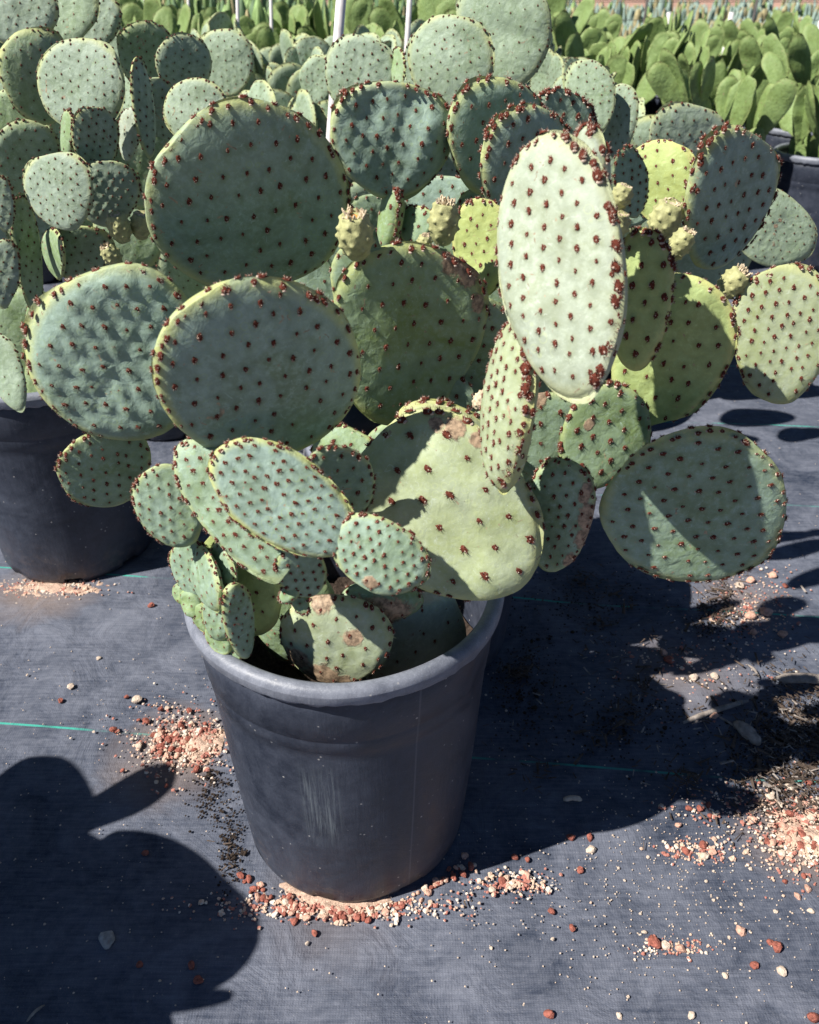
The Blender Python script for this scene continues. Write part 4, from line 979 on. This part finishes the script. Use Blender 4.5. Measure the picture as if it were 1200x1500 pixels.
for (cx, cy, sx, sy, n) in ((310, 1165, 16, 26, 200), (338, 1245, 10, 30, 220), (1165, 1100, 45, 50, 2200), (1050, 905, 25, 18, 300), (930, 1060, 60, 30, 400), (860, 880, 60, 30, 400), (770, 1000, 25, 40, 500)):
    for i in range(n):
        g = gr(rs.gauss(cx, sx), rs.gauss(cy, sy))
        if math.hypot(g[0] - PX, g[1] - PY) > POT_B + .003: pts.append((g[0], g[1]))
grit('dark_crumbs', 'dark soil crumbs scattered beside the pots and at the right', pts, M_SOIL, (.0008, .0030))
def sand_patch(px, py, wx_, wy_, label):
    g = gr(px, py); n = 40; V = []; Fc = []
    for j in range(n):
        for i in range(n):
            u = i / (n - 1) * 2 - 1; v = j / (n - 1) * 2 - 1; V.append((u * wx_, v * wy_, 0))
    V = np.array(V); q = np.hypot(V[:, 0] / wx_, V[:, 1] / wy_) + .22 * wobble(V[:, :2], int(px), 55, 8) * .6
    V[:, 2] = .0065 * np.clip(1 - q * 1.15, -.6, 1) + .0016 * wobble(V[:, :2], 5, 230) - .0015
    Fc = [(j * n + i, j * n + i + 1, (j + 1) * n + i + 1, (j + 1) * n + i) for j in range(n - 1) for i in range(n - 1)]
    o = link('sand', mesh_from('sand', V, Fc, [M_SAND])); o.location = (g[0], g[1], 0); tag(o, label, 'sand', kind='stuff')
sand_patch(292, 1092, .035, .035, 'tan sand spilled beside the front pot')
sand_patch(1190, 1225, .05, .045, 'tan sand heap at the right edge of the fabric')
sand_patch(60, 862, .13, .045, 'tan sand at the foot of the left pot')
sand_patch(500, 1312, .10, .035, 'tan sand under the gravel at the front pot')
# plant litter
def litter(name, label, pts, mat, big=.012):
    Vs = []; Fs = []; o_ = 0
    for (x, y) in pts:
        L_ = rs.uniform(.004, big) * (2.2 if rs.random() < .1 else 1); wd = L_ * rs.uniform(.10, .5); a = rs.uniform(0, 6.28); z = rs.uniform(.002, .012); tl = rs.uniform(-.3, .3)
        c, s = math.cos(a), math.sin(a); h = wd * .35
        for (u, v, q) in ((-1, -.6, 0), (1, -.3, 0), (1, .3, 0), (-1, .6, 0), (-.8, -.4, 1), (.9, -.1, 1), (.7, .2, 1), (-.8, .3, 1)):
            X = u * L_; Y = v * wd; Vs.append((x + X * c - Y * s, y + X * s + Y * c, max(.001, z + tl * X) + q * h))
        for f in ((0, 3, 2, 1), (4, 5, 6, 7), (0, 1, 5, 4), (1, 2, 6, 5), (2, 3, 7, 6), (3, 0, 4, 7)): Fs.append(tuple(i + o_ for i in f))
        o_ += 8
    o = link(name, mesh_from(name, np.array(Vs), Fs, [mat], smooth=False)); return tag(o, label, 'litter', kind='stuff')
pts = []
for i in range(800): g = gr(rs.gauss(1165, 48), rs.gauss(1100, 55)); pts.append((g[0], g[1]))
for (cx, cy, n) in ((915, 1060, 60), (880, 930, 40), (780, 1140, 30), (1000, 1140, 50), (850, 860, 60), (1050, 905, 90), (940, 1015, 60), (760, 985, 90), (338, 1240, 6), (905, 870, 50), (1060, 870, 60)):
    for i in range(n): g = gr(rs.gauss(cx, 16), rs.gauss(cy, 14)); pts.append((g[0], g[1]))
for i in range(300): g = gr(rs.gauss(950, 110), rs.gauss(1000, 90)); pts.append((g[0], g[1]))
pts = [p for p in pts if math.hypot(p[0] - PX, p[1] - PY) > POT_B + .012]
litter('dry_litter', 'dark dried plant litter strewn on the fabric at the right', pts, M_LITTER, .0065)
pts = []
for i in range(160): g = gr(rs.gauss(1150, 40), rs.gauss(1095, 50)); pts.append((g[0], g[1]))
for i in range(60): g = gr(rs.gauss(960, 120), rs.gauss(1020, 90)); pts.append((g[0], g[1]))
litter('wood_chips', 'greyish wood chips and twigs among the dark litter', pts, M_WOOD, .007)
def chunk(px0, py0, px1, py1, wpx, name, label, mat=M_WOOD, cat='wood'):
    g0, g1 = gr(px0, py0), gr(px1, py1); d = g1 - g0; L_ = np.linalg.norm(d); dep = g0[1] * cp + sp_; r = wpx * dep / F / 2; V = []; Fc = []; ns, n = 10, 9
    for i in range(n):
        t = i / (n - 1); k = (.75 + .25 * math.sin(math.pi * t)) * rs.uniform(.8, 1.1) * (1 if 0 < i < n - 1 else .6)
        for j in range(ns):
            a = j / ns * 6.28; kk = k * rs.uniform(.85, 1.15)
            V.append((t * L_, r * kk * math.cos(a), r + .8 * r * kk * math.sin(a) + .004 * math.sin(t * 3)))
    for i in range(n - 1):
        for j in range(ns): Fc.append((i * ns + j, i * ns + (j + 1) % ns, (i + 1) * ns + (j + 1) % ns, (i + 1) * ns + j))
    Fc += [tuple(range(ns))[::-1], tuple(range((n - 1) * ns, n * ns))]
    o = link(name, mesh_from(name, np.array(V), Fc, [mat])); o.location = (g0[0], g0[1], 0); o.rotation_euler = (0, 0, math.atan2(d[1], d[0])); tag(o, label, cat)
chunk(1135, 1000, 1230, 1006, 18, 'wood_piece', 'weathered grey wood piece at the right edge in shade')
chunk(1075, 1065, 1110, 1098, 20, 'wood_piece', 'stubby grey wood chunk lying in the dark litter')
chunk(1000, 1062, 1095, 1030, 9, 'twig', 'curved pale twig crossing the patch of light', cat='twig')
chunk(825, 1174, 852, 1175, 9, 'wood_chip', 'small white chip in the shadow right of the pot', M_PALE_STONE, 'chip')
chunk(40, 1498, 66, 1474, 5, 'twig', 'thin pale twig in the shadow at the bottom left corner', cat='twig')
chunk(1095, 975, 1112, 994, 4, 'twig', 'short thin twig in shade above the wood pieces', cat='twig')
chunk(1050, 1050, 1100, 1085, 4, 'twig', 'thin bent twig touching the stubby wood chunk', cat='twig')

bpy.context.view_layer.update()
for d_ in DEBUG:
    if d_[2] > .16 or d_[3] > .2 or max(d_[2], d_[3]) / min(d_[2], d_[3]) > 2.2: print('PAD', d_)
